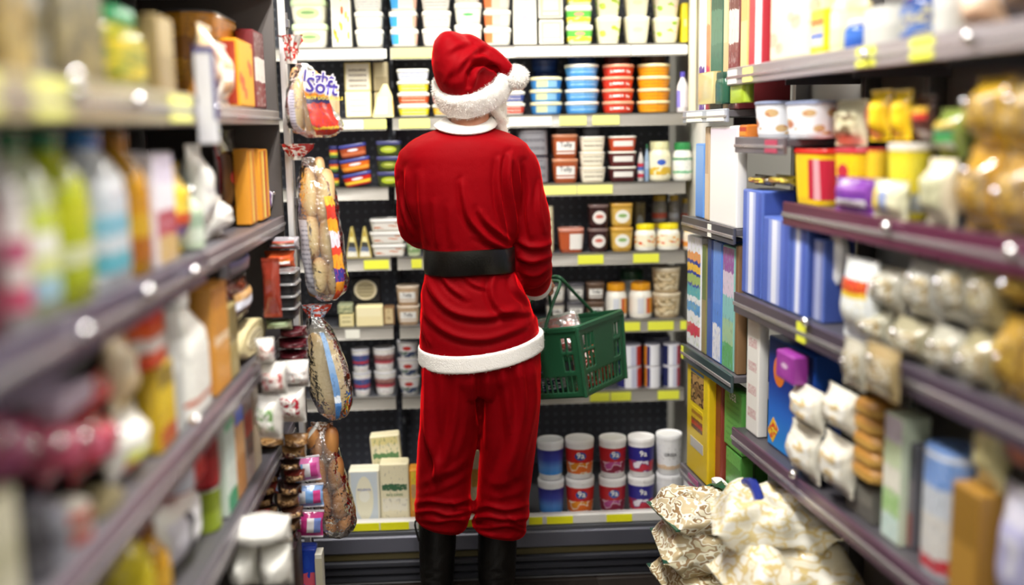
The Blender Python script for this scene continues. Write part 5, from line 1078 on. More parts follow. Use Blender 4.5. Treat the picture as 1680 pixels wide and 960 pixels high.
E(402, 492, 901, 1060, 2.74, 'stock_carton', 'carton', 'dark carton under the brown packets on the left deck', K(mat('#3a2c28', .4), prn('bands', '#4a3630', '#2e2422'), None), dep=.12)
E(405, 442, 842, 884, 2.60, 'sauce_packet', 'packet', 'red packet with cream print before the brown pile', PCH(glossy('#a81c24'), prn('blobs', '#a81c24', '#c93a3a', '#e6d8b8', scale=3), None, 2), dep=.05, rz=.1)
# a slanted clear price holder on the end of the fourth shelf
ph = thing('price_holder', 'slanted clear price holder at the end of the fourth left shelf', 'price holder', at(500, 722, 2.92), (0, R(-50) + R(90), 0))
obj('holder', mesh(*bxs(-.004, .004, -.02, .02, -.06, .06, .001), mat('#a8a6a2', .15)), ph); obj('paper_strip', mesh(*bxs(-.002, .0045, -.0205, -.0195, -.055, .055), mat('#d9d6cc', .4)), ph)

# the right side
ONR = {'R0': ('top shelf of right end bay', 1.626), 'R1': ('second shelf of right end bay', 1.285), 'R2': ('third shelf of right end bay', .850), 'R3': ('low shelf of right end bay', .43),
       'NT': ('top right shelf', 1.738), 'M1': ('small upper right shelf', 1.545), 'N1': ('purple edged right shelf', 1.385), 'N2': ('middle right shelf', 1.103), 'N3': ('lower right shelf', .70), 'RB': ('right bottom deck', .13)}
def G(row, px0, px1, top, name, cat, desc, build, **k):
    w_, z = ONR[row]; return good('R', px0, px1, top, z, name, cat, f"{desc}, {w_}", build, **k)
def sl(c, *b_): return K(mat(c, .35), prn('bands', *b_) if b_ else None, None)
G('R0', 1143, 1153, -30, 'wrap_box', 'box', 'thin white and purple box', K(mat('#e9e6f0', .3), prn('bands', '#5a3a90', '#efeef4', '#f4f2f8'), None), inset=.05, dep=.16)
G('R0', 1154, 1161, -30, 'wrap_box', 'box', 'thin orange and tan box', sl('#d8a878', '#c23a5a', '#c98a60', '#e6c89a'), inset=.05, dep=.16)
G('R0', 1161, 1181, -40, 'tea_box', 'box', 'tall dark green box', sl('#2f5a4a', '#2a5244', '#3a6a56', '#4f7a66', '#2c5444'), inset=.05, dep=.16)
G('R0', 1181, 1189, -40, 'wrap_box', 'box', 'thin tan box beside the green one', sl('#cdb88a', '#c9b285', '#dcc99e'), inset=.05, dep=.16)
G('R0', 1189, 1207, -40, 'tea_box', 'box', 'tall dark red box with white mark', sl('#6e262a', '#72282c', '#7c2f32', '#d8ccc8', '#6a2428'), inset=.05, dep=.16)
G('NT', 1208, 1220, -40, 'wrap_box', 'box', 'thin yellow tan box', sl('#d8bc7a', '#e0c98c', '#cfae68'), inset=.02, dep=.04)
G('NT', 1221, 1243, -40, 'tea_box', 'box', 'red box with white side', K(mat('#b8283a', .35), prn('vbands', '#b8283a', '#eceaf0'), None), inset=.02, dep=.06)
G('R0', 1140, 1166, 120, 'candle_glass', 'glass', 'short yellowish glass jar', V('can', mat('#cfc08a', .15), mat('#c9b97c', .2), None), inset=.01, dep=.03, base=172)
G('R0', 1167, 1183, 120, 'spice_jar', 'jar', 'small dark green jar', V('jar', mat('#2a5a46', .2), mat('#214a3a', .3), None), inset=.01, dep=.03, base=172)
G('R0', 1189, 1214, 128, 'spice_jar', 'jar', 'small lime green jar', V('can', mat('#a8c03a', .25), mat('#9ab034', .3), None), inset=.005, dep=.04, base=170)
G('R1', 1139, 1153, 236, 'wafer_box', 'box', 'narrow sky blue box leaning at the end', K(mat('#6a9adc', .4), prn('grad', '#5a8ad4', '#8ab4ea'), None), inset=.03, dep=.10)
G('R1', 1154, 1161, 208, 'wafer_box', 'box', 'thin tan box next to the tall white one', sl('#c9b090', '#d4bea2', '#bca284'), inset=.02, dep=.12)
G('R1', 1162, 1207, 206, 'flour_box', 'box', 'tall plain white box', K(mat('#eeecea', .4), prn('grad', '#efedea', '#f0eeec', '#ddd0de', pos=(0, .7, 1)), None), inset=.01, dep=.03)
r2 = [(1127, 1150, 388, '#e6e8f2', 'white tall box with blue top and coloured squares'), (1151, 1159, 402, '#8a8a5a', 'thin khaki box'), (1160, 1168, 392, '#4a64a8', 'thin blue box'), (1169, 1184, 396, '#5a86d8', 'bright blue slim box'), (1185, 1205, 404, '#8ac0b8', 'purple and teal slim box'), (1206, 1211, 404, '#8a6a4a', 'thin brown box')]
for k, (a, c, tp, b_, d1) in enumerate(r2):
    fr = [prn('bands', '#eceef2', '#d83a5a', '#eceef2', '#5aa0d8', '#e8eef2', '#58b0b8', '#3048a8', '#a8c070', '#2c40a4', '#f0c048', '#2a3ca0', '#e89a60', '#e6e6f2', '#e6e6f2', pos=(0, .1, .2, .3, .4, .46, .56, .58, .66, .69, .76, .79, .86, .9)), prn('bands', '#9a8a60', '#6a7a4a'), prn('bands', '#4a64a8', '#3a5498'), prn('bands', '#e6e8f2', '#5a8ade', '#6a94e2', pos=(0, .3, .5)), prn('bands', '#6ab070', '#a8c8a0', '#8ac4c4', '#d8c8dc', '#9a5aa0'), prn('bands', '#8a6a4a', '#7a5a3c')][k]
    G('R2', a, c, tp, 'cereal_carton', 'carton', d1, K(mat(b_, .35), fr, None), inset=.02, dep=.03 if k == 5 else .10)
def cakebox(r, w, d, h):
    carton(r, w, d, h, mat('#e9c81c', .35), prn('bands', '#e8c81a', '#ecd028'), mat('#d8b818', .35))
    for nm, x0, x1, z0, z1, m in (('brown_picture', -.30, .30, .66, .92, prn('blobs', '#7a5638', '#9a7448', '#4a3226', '#b8925a', scale=3)), ('blue_strip', -.30, .30, .93, .955, mat('#6a8ab8', .4)), ('recipe_card', -.26, .26, .42, .62, prn('bands', '#6a3a2a', '#c23a28', '#8a4a2c', '#e2c030', '#b07a2a', '#e8cc28')), ('grey_tag', -.30, .30, .24, .33, mat('#c9c6c0', .4))):
        obj(nm, mesh(*bxs(x0 * w, x1 * w, -d / 2 - .0022, -d / 2, z0 * h, z1 * h), m), r)
G('R3', 1122, 1168, 580, 'baking_mix_carton', 'carton', 'tall yellow carton with brown cake pictures', cakebox, inset=.005, dep=.035)
G('R3', 1170, 1185, 602, 'baking_mix_carton', 'carton', 'brown red slim carton', sl('#8a3a2e', '#92402f', '#7a3028'), inset=.03, dep=.05)
for k, (tp, bs) in enumerate(((742, None), (642, 742))):
    G('R3', 1188, 1222, tp, 'tea_carton', 'carton', ('lower', 'upper')[k] + ' leaf green carton', K(mat('#5aa04a', .35), prn('text', '#63aa52', '#4a8f40', scale=9) if k else prn('bands', '#5fa64e', '#57994a', '#4c8c40', '#66ae56'), None, ('tea', .3, mat('#e6eee0', .4), .9) if k else None), inset=.04, dep=.05, base=bs)
G('R3', 1228, 1246, 654, 'tea_carton', 'carton', 'slim green carton beside the pair', sl('#4f9440', '#559a46', '#488a3a'), inset=.12, dep=.04)
G('R3', 1163, 1188, 796, 'cream_pot', 'pot', 'small white pot at the shelf front', V('cup', mat('#e9e9e2', .3), mat('#f2f2ee', .3), prn('bands', '#dcdcd2', '#efefea')), inset=-.0, dep=.045)
# top right shelf
nt_ = [(1246, 1318, -20, 'can', '#d9d3b4', '#c9c4ac', prn('fruit', '#dcd8be', '#b8a890', '#c4b49c', scale=3), 'canister', 'canister', 'large cream canister with faint flowers'), (1342, 1361, -30, 'bottle', '#dcdca8', '#c9c890', prn('bands', '#dcdcae', '#e9e6c4'), 'oil_bottle', 'bottle', 'pale yellow bottle'), (1363, 1388, 36, 'jar', '#2a5ab0', '#c9cad2', prn('bands', '#2a58b0', '#3f70c8'), 'spread_jar', 'jar', 'blue jar'),
       (1390, 1442, 16, 'can', '#b9b8b0', '#a8a8a4', prn('bands', '#bdbcb4', '#cfcec8'), 'canister', 'canister', 'grey white canister beside the blue jar'), (1444, 1498, -20, 'jug', '#26407c', '#1e2c58', prn('blobs', '#2a4688', '#b8b08a', '#3a62a8', scale=3), 'detergent_bottle', 'bottle', 'dark blue bottle'), (1500, 1534, -30, 'can', '#c9c8c2', '#b0b0aa', prn('bands', '#c4c3bd', '#d6d4ce'), 'canister', 'canister', 'tall light grey canister')]
for a, c, tp, kd, b_, cp, lb_, nm, ct_, d1 in nt_: G('NT', a, c, tp, nm, ct_, d1, V(kd, mat(b_, .25), mat(cp, .3), lb_), hmax=.24, dep=.10)
G('NT', 1318, 1341, 20, 'cereal_carton', 'carton', 'yellow carton with red corner and blue figure', K(mat('#ecd21e', .35), prn('bands', '#f0d81e', '#e6e0c0', '#5a78c0', '#e6d0a0', '#e0702a', '#f0cc1e'), None), dep=.06)
G('NT', 1455, 1496, -40, 'snack_bag', 'bag', 'red bag behind the dark blue bottle', PCH(glossy('#a02a24'), None, None, 4), dep=.06, inset=.17, hmax=.24)
G('NT', 1536, 1592, -30, 'nappy_pack', 'packet', 'peach and white soft packet', PCH(glossy('#e0b894'), prn('bands', '#dfae88', '#e6c8ac', '#eceaf0'), None, 6), dep=.09, hmax=.22)
G('NT', 1594, 1652, -40, 'coffee_pouch', 'pouch', 'dark brown pouch', PCH(glossy('#5a463a', .2), None, None, 9), dep=.09, hmax=.22)
G('NT', 1640, 1715, 40, 'napkin_pack', 'packet', 'pale green packet at the right picture edge', PCH(glossy('#a9bf86'), prn('bands', '#a8c088', '#c8d0a0'), None, 5), dep=.07, inset=.02)
# small upper shelf: white tins
for k, (a, c) in enumerate(((1222, 1258), (1260, 1322))):
    G('M1', a, c, 168, 'biscuit_tin', 'tin', ('smaller white tin with blue grey lid', 'large white tin with brown motif')[k], V('bucket', mat('#dfe1e8', .3), mat('#8f9ab8', .25), prn('fruit', '#e2e4ea', '#b8785a', '#c9a878', scale=2.2)), inset=.01, dep=.12)
G('M1', 1208, 1221, 206, 'spice_carton', 'carton', 'little orange and red carton', sl('#c9742a', '#d08a2e', '#b03a2a'), inset=.01, dep=.05)
# middle shelf: blue boxes
for k, (a, c, tp) in enumerate(((1214, 1248, 306), (1250, 1294, 312), (1296, 1322, 345), (1323, 1346, 345))):
    G('N2', a, c, tp, 'cereal_carton', 'carton', ('first tall blue and white carton from the chilled case', 'second tall blue and white carton with pink corner', 'third blue and white carton under the purple edge', 'fourth grey blue carton')[k], K(mat('#5a72c0', .3), prn('vbands', '#5068bc', '#8a9cdc', '#e2e6f6', '#a8b4e2', '#5a70c4', '#4a60b4', pos=(0, .2, .34, .55, .68, .84)) if k < 3 else prn('vbands', '#8088b8', '#a8b0d0', '#7a82b0'), mat('#4a60b0', .35)), inset=.02, dep=.10)
for k, (a, c, cc) in enumerate(((1214, 1244, '#6a5a3a'), (1246, 1278, '#b09a2a'))):
    G('N2', a, c, 288, 'soup_packet', 'packet', ('brown', 'yellow')[k] + ' flat packet on the blue cartons', PCH(glossy(cc), prn('blobs', cc, '#8a3a3a', '#d8c84a', scale=4), None, k + 3), base=305, dep=.08, inset=.02)
G('N2', 1346, 1376, 378, 'plate_pack', 'plates', 'round white pack catching the light', lambda r, w, d, h: (obj('plates', mesh(*loft([oval((0, y, h / 2), (w / 2 * s, 0, 0), (0, 0, h / 2 * s), 24) for y, s in ((-d / 2, .75), (-d / 2 + .012, 1), (d / 2 - .01, 1), (d / 2, .8))]), mat('#f4f4f6', .15)), r), obj('band', mesh(*bxs(-w * .08, w * .08, -d / 2 - .003, d / 2, .0, h + .002), mat('#dcdce6', .3)), r)), dep=.04, base=470, inset=.05)
G('N2', 1352, 1422, 404, 'snack_bag', 'bag', 'red and yellow topped snack bag', PCH(glossy('#dfe3e4', .12), prn('bands', '#d9dcd8', '#e3e8e8', '#e6c83a', '#c22c24', pos=(0, .3, .6, .72)), None, 4), dep=.08, inset=-.01)
# purple edged shelf
ye = '#f0c818'
G('N1', 1284, 1346, 242, 'cocoa_tub', 'tub', 'yellow tub with red label nearest the fridge', V('bucket', mat(ye, .3), mat('#c9281e', .3), prn('vbands', '#f0c81a', '#eec61a', '#b8203a', '#d8a0a8', '#b8203a', pos=(0, .3, .55, .7, .85))), dep=.09)
G('N1', 1348, 1398, 240, 'cocoa_tub', 'tub', 'yellow and red tub with blue oval', V('bucket', mat(ye, .3), mat('#b8283a', .3), prn('logo', '#efc41c', '#c02a3c', '#5a6ad0', '#b8283a', '#f0ca20', scale=3)), dep=.09, inset=.03)
G('N1', 1402, 1424, 246, 'cocoa_tub', 'tub', 'slim red and yellow tub', V('can', mat('#d8a01e', .3), mat('#b02a24', .3), prn('bands', '#d89a1e', '#e8c02a')), dep=.06, inset=.03)
G('N1', 1424, 1482, 232, 'custard_tub', 'tub', 'plain lemon yellow tub with white lid', V('bucket', mat('#e4cf2c', .3), mat('#e6dcd0', .3), prn('bands', '#a8b0b8', '#e6d230', '#e9d83a')), dep=.09, inset=.01)
G('N1', 1336, 1398, 166, 'oat_bag', 'bag', 'beige bag with brown picture behind the yellow tubs', PCH(glossy('#cfc9aa'), prn('blobs', '#d2ccb0', '#c6bf9a', '#7a6a50', scale=3), None, 6), base=240, dep=.07, inset=.05)
for k, (a, c) in enumerate(((1402, 1434), (1436, 1468))):
    G('N1', a, c, 150, 'custard_packet', 'packet', ('first', 'second')[k] + ' yellow packet with red corner on the tubs', PCH(glossy('#ecc41c'), prn('vbands', '#b8223a', '#efca1e', '#e6b61c', pos=(0, .35, .8)), None, k + 2), base=232, dep=.05, inset=.04)
G('N1', 1470, 1506, 160, 'coffee_pouch', 'pouch', 'dark pouch with red and yellow top', PCH(glossy('#4a2c20'), prn('bands', '#3a2420', '#4a2a22', '#c22a24', '#d8b02a'), None, 7), base=230, dep=.05, inset=.05)
G('N1', 1358, 1412, 292, 'sweet_packet', 'packet', 'purple and white packet leaning on the yellow tubs', PCH(glossy('#7a3a9a'), prn('bands', '#e2dce4', '#6a2f94', '#8a4aa8'), None, 3), dep=.04, inset=-.004, rz=.1)
G('N1', 1414, 1470, 296, 'sweet_packet', 'packet', 'pale packet with yellow end', PCH(glossy('#d2d0b0'), prn('vbands', '#e6cc2a', '#8a98c0', '#d8d4b4'), None, 8), dep=.04, inset=-.004)
G('N1', 1486, 1530, 262, 'rusk_bag', 'bag', 'pale grey bag', PCH(FILMC, prn('blobs', '#c9c8a8', '#b8b694', scale=3), None, 5), dep=.08, inset=.0)
G('N1', 1506, 1546, 180, 'pea_bag', 'bag', 'green topped bag', PCH(glossy('#8a9a4a'), prn('bands', '#d8d8c8', '#3a9a4a', '#4a7a5a', '#c8a83a'), None, 3), base=262, dep=.07, inset=.03)
for k, (a, c, tp, bs, cc) in enumerate(((1540, 1600, 240, None, '#b98a2c'), (1596, 1660, 250, None, '#a88446'), (1652, 1730, 260, None, '#b08a2a'), (1546, 1606, 130, 244, '#c9a030'), (1602, 1664, 130, 254, '#a89060'), (1656, 1740, 120, 264, '#b8962c'))):
    G('N1', a, c, tp, 'pasta_bag', 'bag', ('lower golden pasta bag next to the pale grey bag', 'lower brown gold pasta bag in the middle', 'lower golden pasta bag at the right picture edge', 'upper bright gold pasta bag', 'upper grey gold pasta bag', 'upper golden pasta bag at the right picture edge')[k], PCH(glossy(cc, .1), prn('blobs', cc, '#8a6a30', '#d0a848', '#9a8468', scale=4), None, k * 2.3), base=bs, dep=.10, inset=.0)
# middle shelf: clear white bags
wb = [(1376, 1440, 505, 575), (1432, 1500, 520, 612), (1492, 1556, 530, 640), (1550, 1610, 540, 664), (1396, 1456, 440, 512), (1450, 1516, 430, 526), (1508, 1566, 420, 534), (1560, 1612, 410, 545), (1370, 1412, 560, 640), (1404, 1470, 570, 655)]
for k, (a, c, tp, bs) in enumerate(wb):
    cc = ('#a9a692', '#a39c80', '#b2afa0', '#9a9170', '#b4b0a2', '#aeaca4', '#9c998c', '#a2966c', '#bab6a6', '#a8946a')[k]
    G('N2', a, c, tp, 'wafer_bag', 'bag', ('first lower', 'second lower', 'third lower', 'fourth lower', 'first upper', 'second upper', 'third upper', 'fourth upper', 'first drooping', 'second drooping')[k] + ' cloudy white bag from the fridge end', PCH(glossy(cc, .1), prn('blobs', '#8f8a72', cc, '#d4d2c8', '#a08a5a', scale=4, rough=.1), None, k * 1.9), base=bs, dep=.045 if k > 7 else .10, inset=-.056 if k > 7 else -.005, group='cloudy white bags')
for k, (a, c, tp, bs, cc) in enumerate(((1606, 1660, 500, 680, '#a88434'), (1654, 1730, 500, 700, '#a07c38'), (1612, 1670, 440, 505, '#b08a30'), (1664, 1740, 440, 505, '#8a6a2c'))):
    G('N2', a, c, tp, 'noodle_bag', 'bag', ('lower gold bag beside the cloudy bags', 'lower brown gold bag at the picture edge', 'upper gold bag beside the cloudy bags', 'upper brown bag at the picture edge')[k], PCH(glossy(cc, .12), prn('blobs', cc, '#c9a648', '#7a5c28', scale=3), None, k * 3.1), base=bs, dep=.10, inset=.0)
# lower shelf
G('N3', 1226, 1248, 494, 'flour_box', 'box', 'white box with faint print beside the blue planet box', K(mat('#eceae4', .4), prn('text', '#eeece6', '#d0a8a8', scale=5), None), inset=.03, dep=.03)
def planet(r, w, d, h):
    carton(r, w, d, h, mat('#1f4fae', .3), prn('grad', '#2a8fe0', '#2a6cd0', '#1e3a94', '#1a2c74', pos=(0, .35, .6, 1)), mat('#1f4aa0', .35))
    for nm, cx, cz, rx, m in (('orange_planet', -.24, .72, .13, mat('#e07a2a', .35)), ('pale_ring', .26, .70, .17, mat('#a8c0ea', .35)), ('blue_disc', .26, .70, .14, mat('#2a58b8', .35))):
        e = {'orange_planet': .0022, 'pale_ring': .0018, 'blue_disc': .0024}[nm]
        obj(nm, mesh(*loft([oval((cx * w, -d / 2 - t, cz * h), (rx * w, 0, 0), (0, 0, rx * w), 24) for t in (0, e)]), m), r)
    obj('orange_comet', mesh(*bxs(-.12 * w, .12 * w, -d / 2 - .0016, -d / 2, .84 * h, .90 * h), mat('#e2b04a', .4)), r)
    obj('star_burst', mesh(*loft([oval((-.36 * w, -d / 2 - t, .16 * h), (.13 * w, 0, .03 * w), (0, 0, .12 * h), 9, 1) for t in (0, .002)]), prn('blobs', '#e8d83a', '#e04a2a', '#f0c02a', scale=3)), r)
G('N3', 1247, 1346, 540, 'cereal_carton', 'carton', 'bright blue carton with orange planet picture', planet, inset=.03, dep=.10)
wl = [(1268, 1330, 700, 790), (1322, 1384, 710, 815), (1272, 1334, 628, 708), (1326, 1388, 632, 716)]
for k, (a, c, tp, bs) in enumerate(wl):
    G('N3', a, c, tp, 'bun_bag', 'bag', ('lower near', 'lower far', 'upper near', 'upper far')[k].replace('near', 'left').replace('far', 'right') + ' white puffed bread bag before the blue carton', PCH(glossy('#e9e5d6', .12), prn('blobs', '#ece8dc', '#f2f0e8', '#d8c090', scale=3), None, k * 2.7), base=bs, dep=.10, inset=-.03)
G('N3', 1268, 1306, 582, 'soap_box', 'box', 'small purple box on the white bread bags', K(mat('#9a3a9c', .35), prn('oval', '#a040a2', '#a84aa8', '#e0c0e0'), None), base=628, dep=.05, inset=-.02)
for k in range(5):
    G('N3', 1386, 1440, 770 - k * 27, 'bun_pack', 'bread', ('lowest', 'second', 'third', 'fourth', 'topmost')[k] + ' golden bun in the stack beside the white bags', lambda r, w, d, h: (obj('bun', mesh(*loft([ring(w * s, d * s, d * s * .8, z * h) for z, s in ((0, .40), (.15, .48), (.5, .5), (.8, .46), (.95, .36), (1, .2))]), mat('#d0a352', .5)), r), obj('crust', mesh(*loft([ring(w * s, d * s, d * s * .8, z * h + .001) for z, s in ((.55, .503), (.8, .463), (.95, .363), (1, .2))]), mat('#b07c34', .4)), r)), base=796 - k * 27, dep=.10, inset=-.0, group='golden buns')
G('N3', 1386, 1444, 797, 'cake_box', 'box', 'dim grey box under the golden buns', K(mat('#6e6c66', .4), prn('bands', '#66645e', '#7a7870'), None), dep=.10)
G('N3', 1448, 1490, 662, 'straw_box', 'box', 'tall pale green and white box', K(mat('#d4e0c8', .3), prn('bands', '#d0e8e0', '#a8d08a', '#eceadc', '#cfe0b8', '#d8d0e0'), None), dep=.08)
G('N3', 1492, 1512, 735, 'straw_box', 'box', 'grey brown slim box', sl('#6a6a72', '#8a4a44', '#7a7278', '#5a5c66'), dep=.06, inset=.04)
G('N3', 1514, 1574, 745, 'detergent_bottle', 'bottle', 'white bottle with blue shoulder and red foot', V('can', mat('#cfd4dc', .25), mat('#7a9cd8', .3), prn('bands', '#c22a34', '#d8d6d2', '#c9d0da', '#7aa0e0', pos=(0, .12, .5, .74))), dep=.09)
G('N3', 1578, 1628, 812, 'cereal_carton', 'carton', 'brown tan carton low at the right', sl('#a87c34', '#b0853a', '#96702e'), dep=.08)
G('N3', 1630, 1715, 790, 'tissue_pack', 'packet', 'pale lilac packet at the right picture edge', PCH(glossy('#c9c8d8'), prn('blobs', '#cdccd8', '#b0aed0', scale=2), None, 4), dep=.08)
G('N3', 1586, 1640, 680, 'corn_bag', 'bag', 'pale yellow bag under the middle shelf', PCH(glossy('#cfc490'), None, None, 7), base=812, dep=.07)
G('N3', 1642, 1715, 700, 'plum_bag', 'bag', 'plum and orange bag under the middle shelf', PCH(glossy('#6a4a5a'), prn('blobs', '#5e4454', '#b8705a', scale=3), None, 6), base=786, dep=.07)
# bags heaped along the right bottom deck, poking into the aisle
def sack(px, py, Y, w, d, h, rot, label, c1_, spots, tie=None, seed=0, wrapc=None, name='frozen_bag'):
    p = at(px, py, Y); o = thing(name, label, 'bag', p, rot)
    r_ = pillow(w, d, h, n=14, k=27, seed=seed, wr=.34, run=.17, flat_seal=.03, pw=3)
    for q in r_:
        for v in q:
            m_ = min(1, abs(v.y) / (d * .25)); v.y += math.copysign(.011 * m_ * (noise.noise(v * 34 + Vector((seed, 0, 0))) + .8 * abs(noise.noise(v * 60))), v.y); v.x += .006 * noise.noise(v * 22 + Vector((seed, 5, 0)))
    obj('bag', mesh(*loft(r_), glossy(c1_, .1) if not spots else prn('blobs', c1_, *spots, rough=.12, scale=8), angle=80), o)
    for z0 in (0, h * .95): obj('seal', mesh(*bxs(-w * .49, w * .49, -.003, .003, z0, z0 + h * .05), mat(wrapc or c1_, .25)), o)
    if wrapc:
        vs, fs = [], []
        for i in (5, 7, 9): vs += [v * 1.0 + Vector((0, -.006 if v.y < 0 else .006, 0)) for v in r_[i]]
        n_ = len(r_[0])
        for i in range(2):
            for j in range(n_): fs.append((i * n_ + j, i * n_ + (j + 1) % n_, (i + 1) * n_ + (j + 1) % n_, (i + 1) * n_ + j))
        obj('printed_band', mesh(vs, fs, mat(wrapc, .15)), o)
    if tie:
        obj('tie', mesh(*tube(spline([(-w * .25, -d * .45, h * .62), (0, -d * .62, h * .66), (w * .3, -d * .45, h * .72)], 4), .014, 8), mat(tie, .25)), o)
    return o
MOT = ('#ece6cc', '#c9b48a', '#8a6a48', '#e6dcc0')
zz = lambda Y, z: None
def lay(px, Y, z, *a, **k):             # a bag lying at height z
    # find the picture row of that height
    d = None
    lo_, hi_ = 200, 1400
    for _ in range(30):
        m_ = (lo_ + hi_) / 2
        if at(px, m_, Y).z > z: lo_ = m_
        else: hi_ = m_
    return sack(px, lo_, Y, *a, **k)
FL = lambda rz=0, e=0: (R(-90 + e), 0, R(rz))
def flat(px, Y, z, w, d, h, rz, label, **k):   # lying on its back: thickness d upward, length h along its own axis
    return lay(px, Y, z + d / 2, w, d, h, (R(-90), 0, R(rz)), label, **k)
flat(1258, 2.98, .13, .30, .16, .34, 96, 'lowest mottled cream bag at the aisle end of the heap', c1_='#d8cfae', spots=('#a88c64', '#f0ead0', '#c0ac84'), wrapc='#1f4a3a', seed=1)
flat(1250, 2.94, .255, .28, .15, .32, 88, 'middle mottled cream bag with dark green band', c1_='#e0d8b8', spots=('#b09470', '#f2eed8', '#c9b690'), wrapc='#1f5040', seed=5)
flat(1226, 2.98, .37, .25, .12, .28, 100, 'topmost mottled cream bag on the heap', c1_='#e6dfc6', spots=('#9a7c58', '#f4f0e0', '#d0be9a'), wrapc='#2a5a44', seed=9)
flat(1430, 2.50, .13, .34, .19, .40, 84, 'large cream bag low on the right deck', c1_='#ddd4b6', spots=('#ece6d2', '#d9c288', '#f0ece0'), seed=3)
flat(1400, 2.56, .30, .30, .18, .36, 96, 'pale cream bag in the middle of the right heap', c1_='#e6dfc8', spots=('#ece6d2', '#d9c288', '#f0ece0'), seed=12)
flat(1372, 2.60, .455, .27, .15, .33, 78, 'cream bag with blue tie on top of the right heap', c1_='#e9e3cf', spots=('#efeadb', '#e2cf98', '#f2efe4'), tie='#23348c', seed=7)
flat(1560, 2.20, .13, .32, .18, .38, 90, 'yellow cream bag near the camera on the right deck', c1_='#dccf98', spots=('#ece6d2', '#d9c288', '#f0ece0'), seed=21)
flat(1540, 2.24, .29, .28, .16, .34, 80, 'pale bag with maroon edge near the camera', c1_='#dcd6c0', spots=None, wrapc='#6a2428', seed=17)

# chrome balls added to soft bags, packets and bottles to throw bright glints
for o in [x for x in C.objects if x.type == 'EMPTY' and x.name.split('.')[0] in ('wafer_bag', 'noodle_bag', 'pasta_bag', 'detergent_bottle', 'tissue_packet')]:
    ch = [c for c in o.children if c.name.split('.')[0] in ('bag', 'body')][0]
    zs = [v.co for v in ch.data.vertices]; h_ = max(v.z for v in zs); d_ = -min(v.y for v in zs); w_ = max(v.x for v in zs)
    isb = o.name.startswith('det')
    obj('added_bottle_glint' if isb else 'added_bag_glint', _glint_ball(.008), o, (rnd.uniform(-.3, .3) * w_, -d_ * (.55 if isb else 1.0) - .004, h_ * (.86 if isb else rnd.uniform(.5, .75))))

# ---------------------------------------------------------------- bread bags hanging on the end of the left shelving
BYY = 3.00
strip_ = thing('clip_strip', 'thin steel clip strip carrying the hanging bread bags', 'display strip', at(489, 440, LY1 + .06))
sx = strip_.location.copy()
def loc_(p): return p - sx
obj('strip', mesh(*bxs(-.006, .006, -.002, .002, at(489, 900, LY1 + .06).z - sx.z, at(489, 20, LY1 + .06).z - sx.z, .001), mat('#8c8a8c', .2, .9)), strip_)
for y in (88, 248, 505, 688): obj('hook', mesh(*tube(spline([loc_(at(489, y - 8, LY1 + .058)), loc_(at(489, y - 8, LY1 + .02)), loc_(at(490, y - 2, BYY + .04))], 4), .0025, 6), mat('#a8a6a8', .2, .9)), strip_)
for y in (40, 330, 600): obj('mount', mesh(*bxs(-.012, .012, -.028, -.001, loc_(at(489, y, LY1 + .06)).z - .012, loc_(at(489, y, LY1 + .06)).z + .012, .002), mat('#77757a', .3, .7)), strip_)
def film_rings(rows, Y, n=40, seed=0, rdg=.006):
    out = []
    for i, (y, l, r, d) in enumerate(rows):
        a, b_ = at(l, y, Y), at(r, y, Y); c = (a + b_) / 2; h = (b_.x - a.x) / 2; q = []
        for j in range(n):
            t_ = 2 * math.pi * j / n; ct, st = math.cos(t_), math.sin(t_)
            k = 1 + rdg / max(.02, h) * (noise.noise(Vector((ct * 2.5 + seed, st * 2.5, i * .55))) + .7 * noise.noise(Vector((ct * 6 + seed, st * 6, i * .9))))
            q.append(Vector((c.x + h * k * math.copysign(abs(ct) ** .85, ct), Y + d * k * math.copysign(abs(st) ** .85, st), c.z)))
        out.append(q)
    return out
def dense(rows, k=4):
    p = spline([(r[0], r[1], r[2]) for r in rows], k); q = spline([(r[3], 0, 0) for r in rows], k)
    return [(a.x, a.y, a.z, b_.x) for a, b_ in zip(p, q)]
def patch(rings, c0, c1_, i0, i1, off=-.0018):
    vs = [v + Vector((0, off, 0)) for q in rings[i0:i1] for v in q[c0:c1_]]; w = c1_ - c0; fs = []
    for i in range(i1 - i0 - 1):
        for j in range(w - 1): fs.append((i * w + j, i * w + j + 1, (i + 1) * w + j + 1, (i + 1) * w + j))
    return vs, fs
CLING = film(.93, '#f7f5ef', .07, .75, name='cling_film', bscale=34)
CLINGP = film(.86, '#e6e2ea', .08, .8, name='cling_film', bscale=30)
def roll(o, px, py, dy, wx, wz, dep, m, crust, tl=0, name='bread_roll'):
    c = at(px, py, BYY + dy); hx, hz = wx / 2 / sc(BYY), wz / 2 / sc(BYY)
    rot = Euler((0, R(tl), 0)).to_matrix()
    rr = []
    for i in range(11):
        a = math.pi * i / 10; z = -hz * math.cos(a); s = max(.06, math.sin(a) ** .55)
        rr.append([rot @ Vector((hx * s * math.cos(t_), dep * s * math.sin(t_), z)) for t_ in [2 * math.pi * j / 16 for j in range(16)]])
    me = mesh(*loft(rr), m); b_ = obj(name, me, o, c - o.location)
    return b_
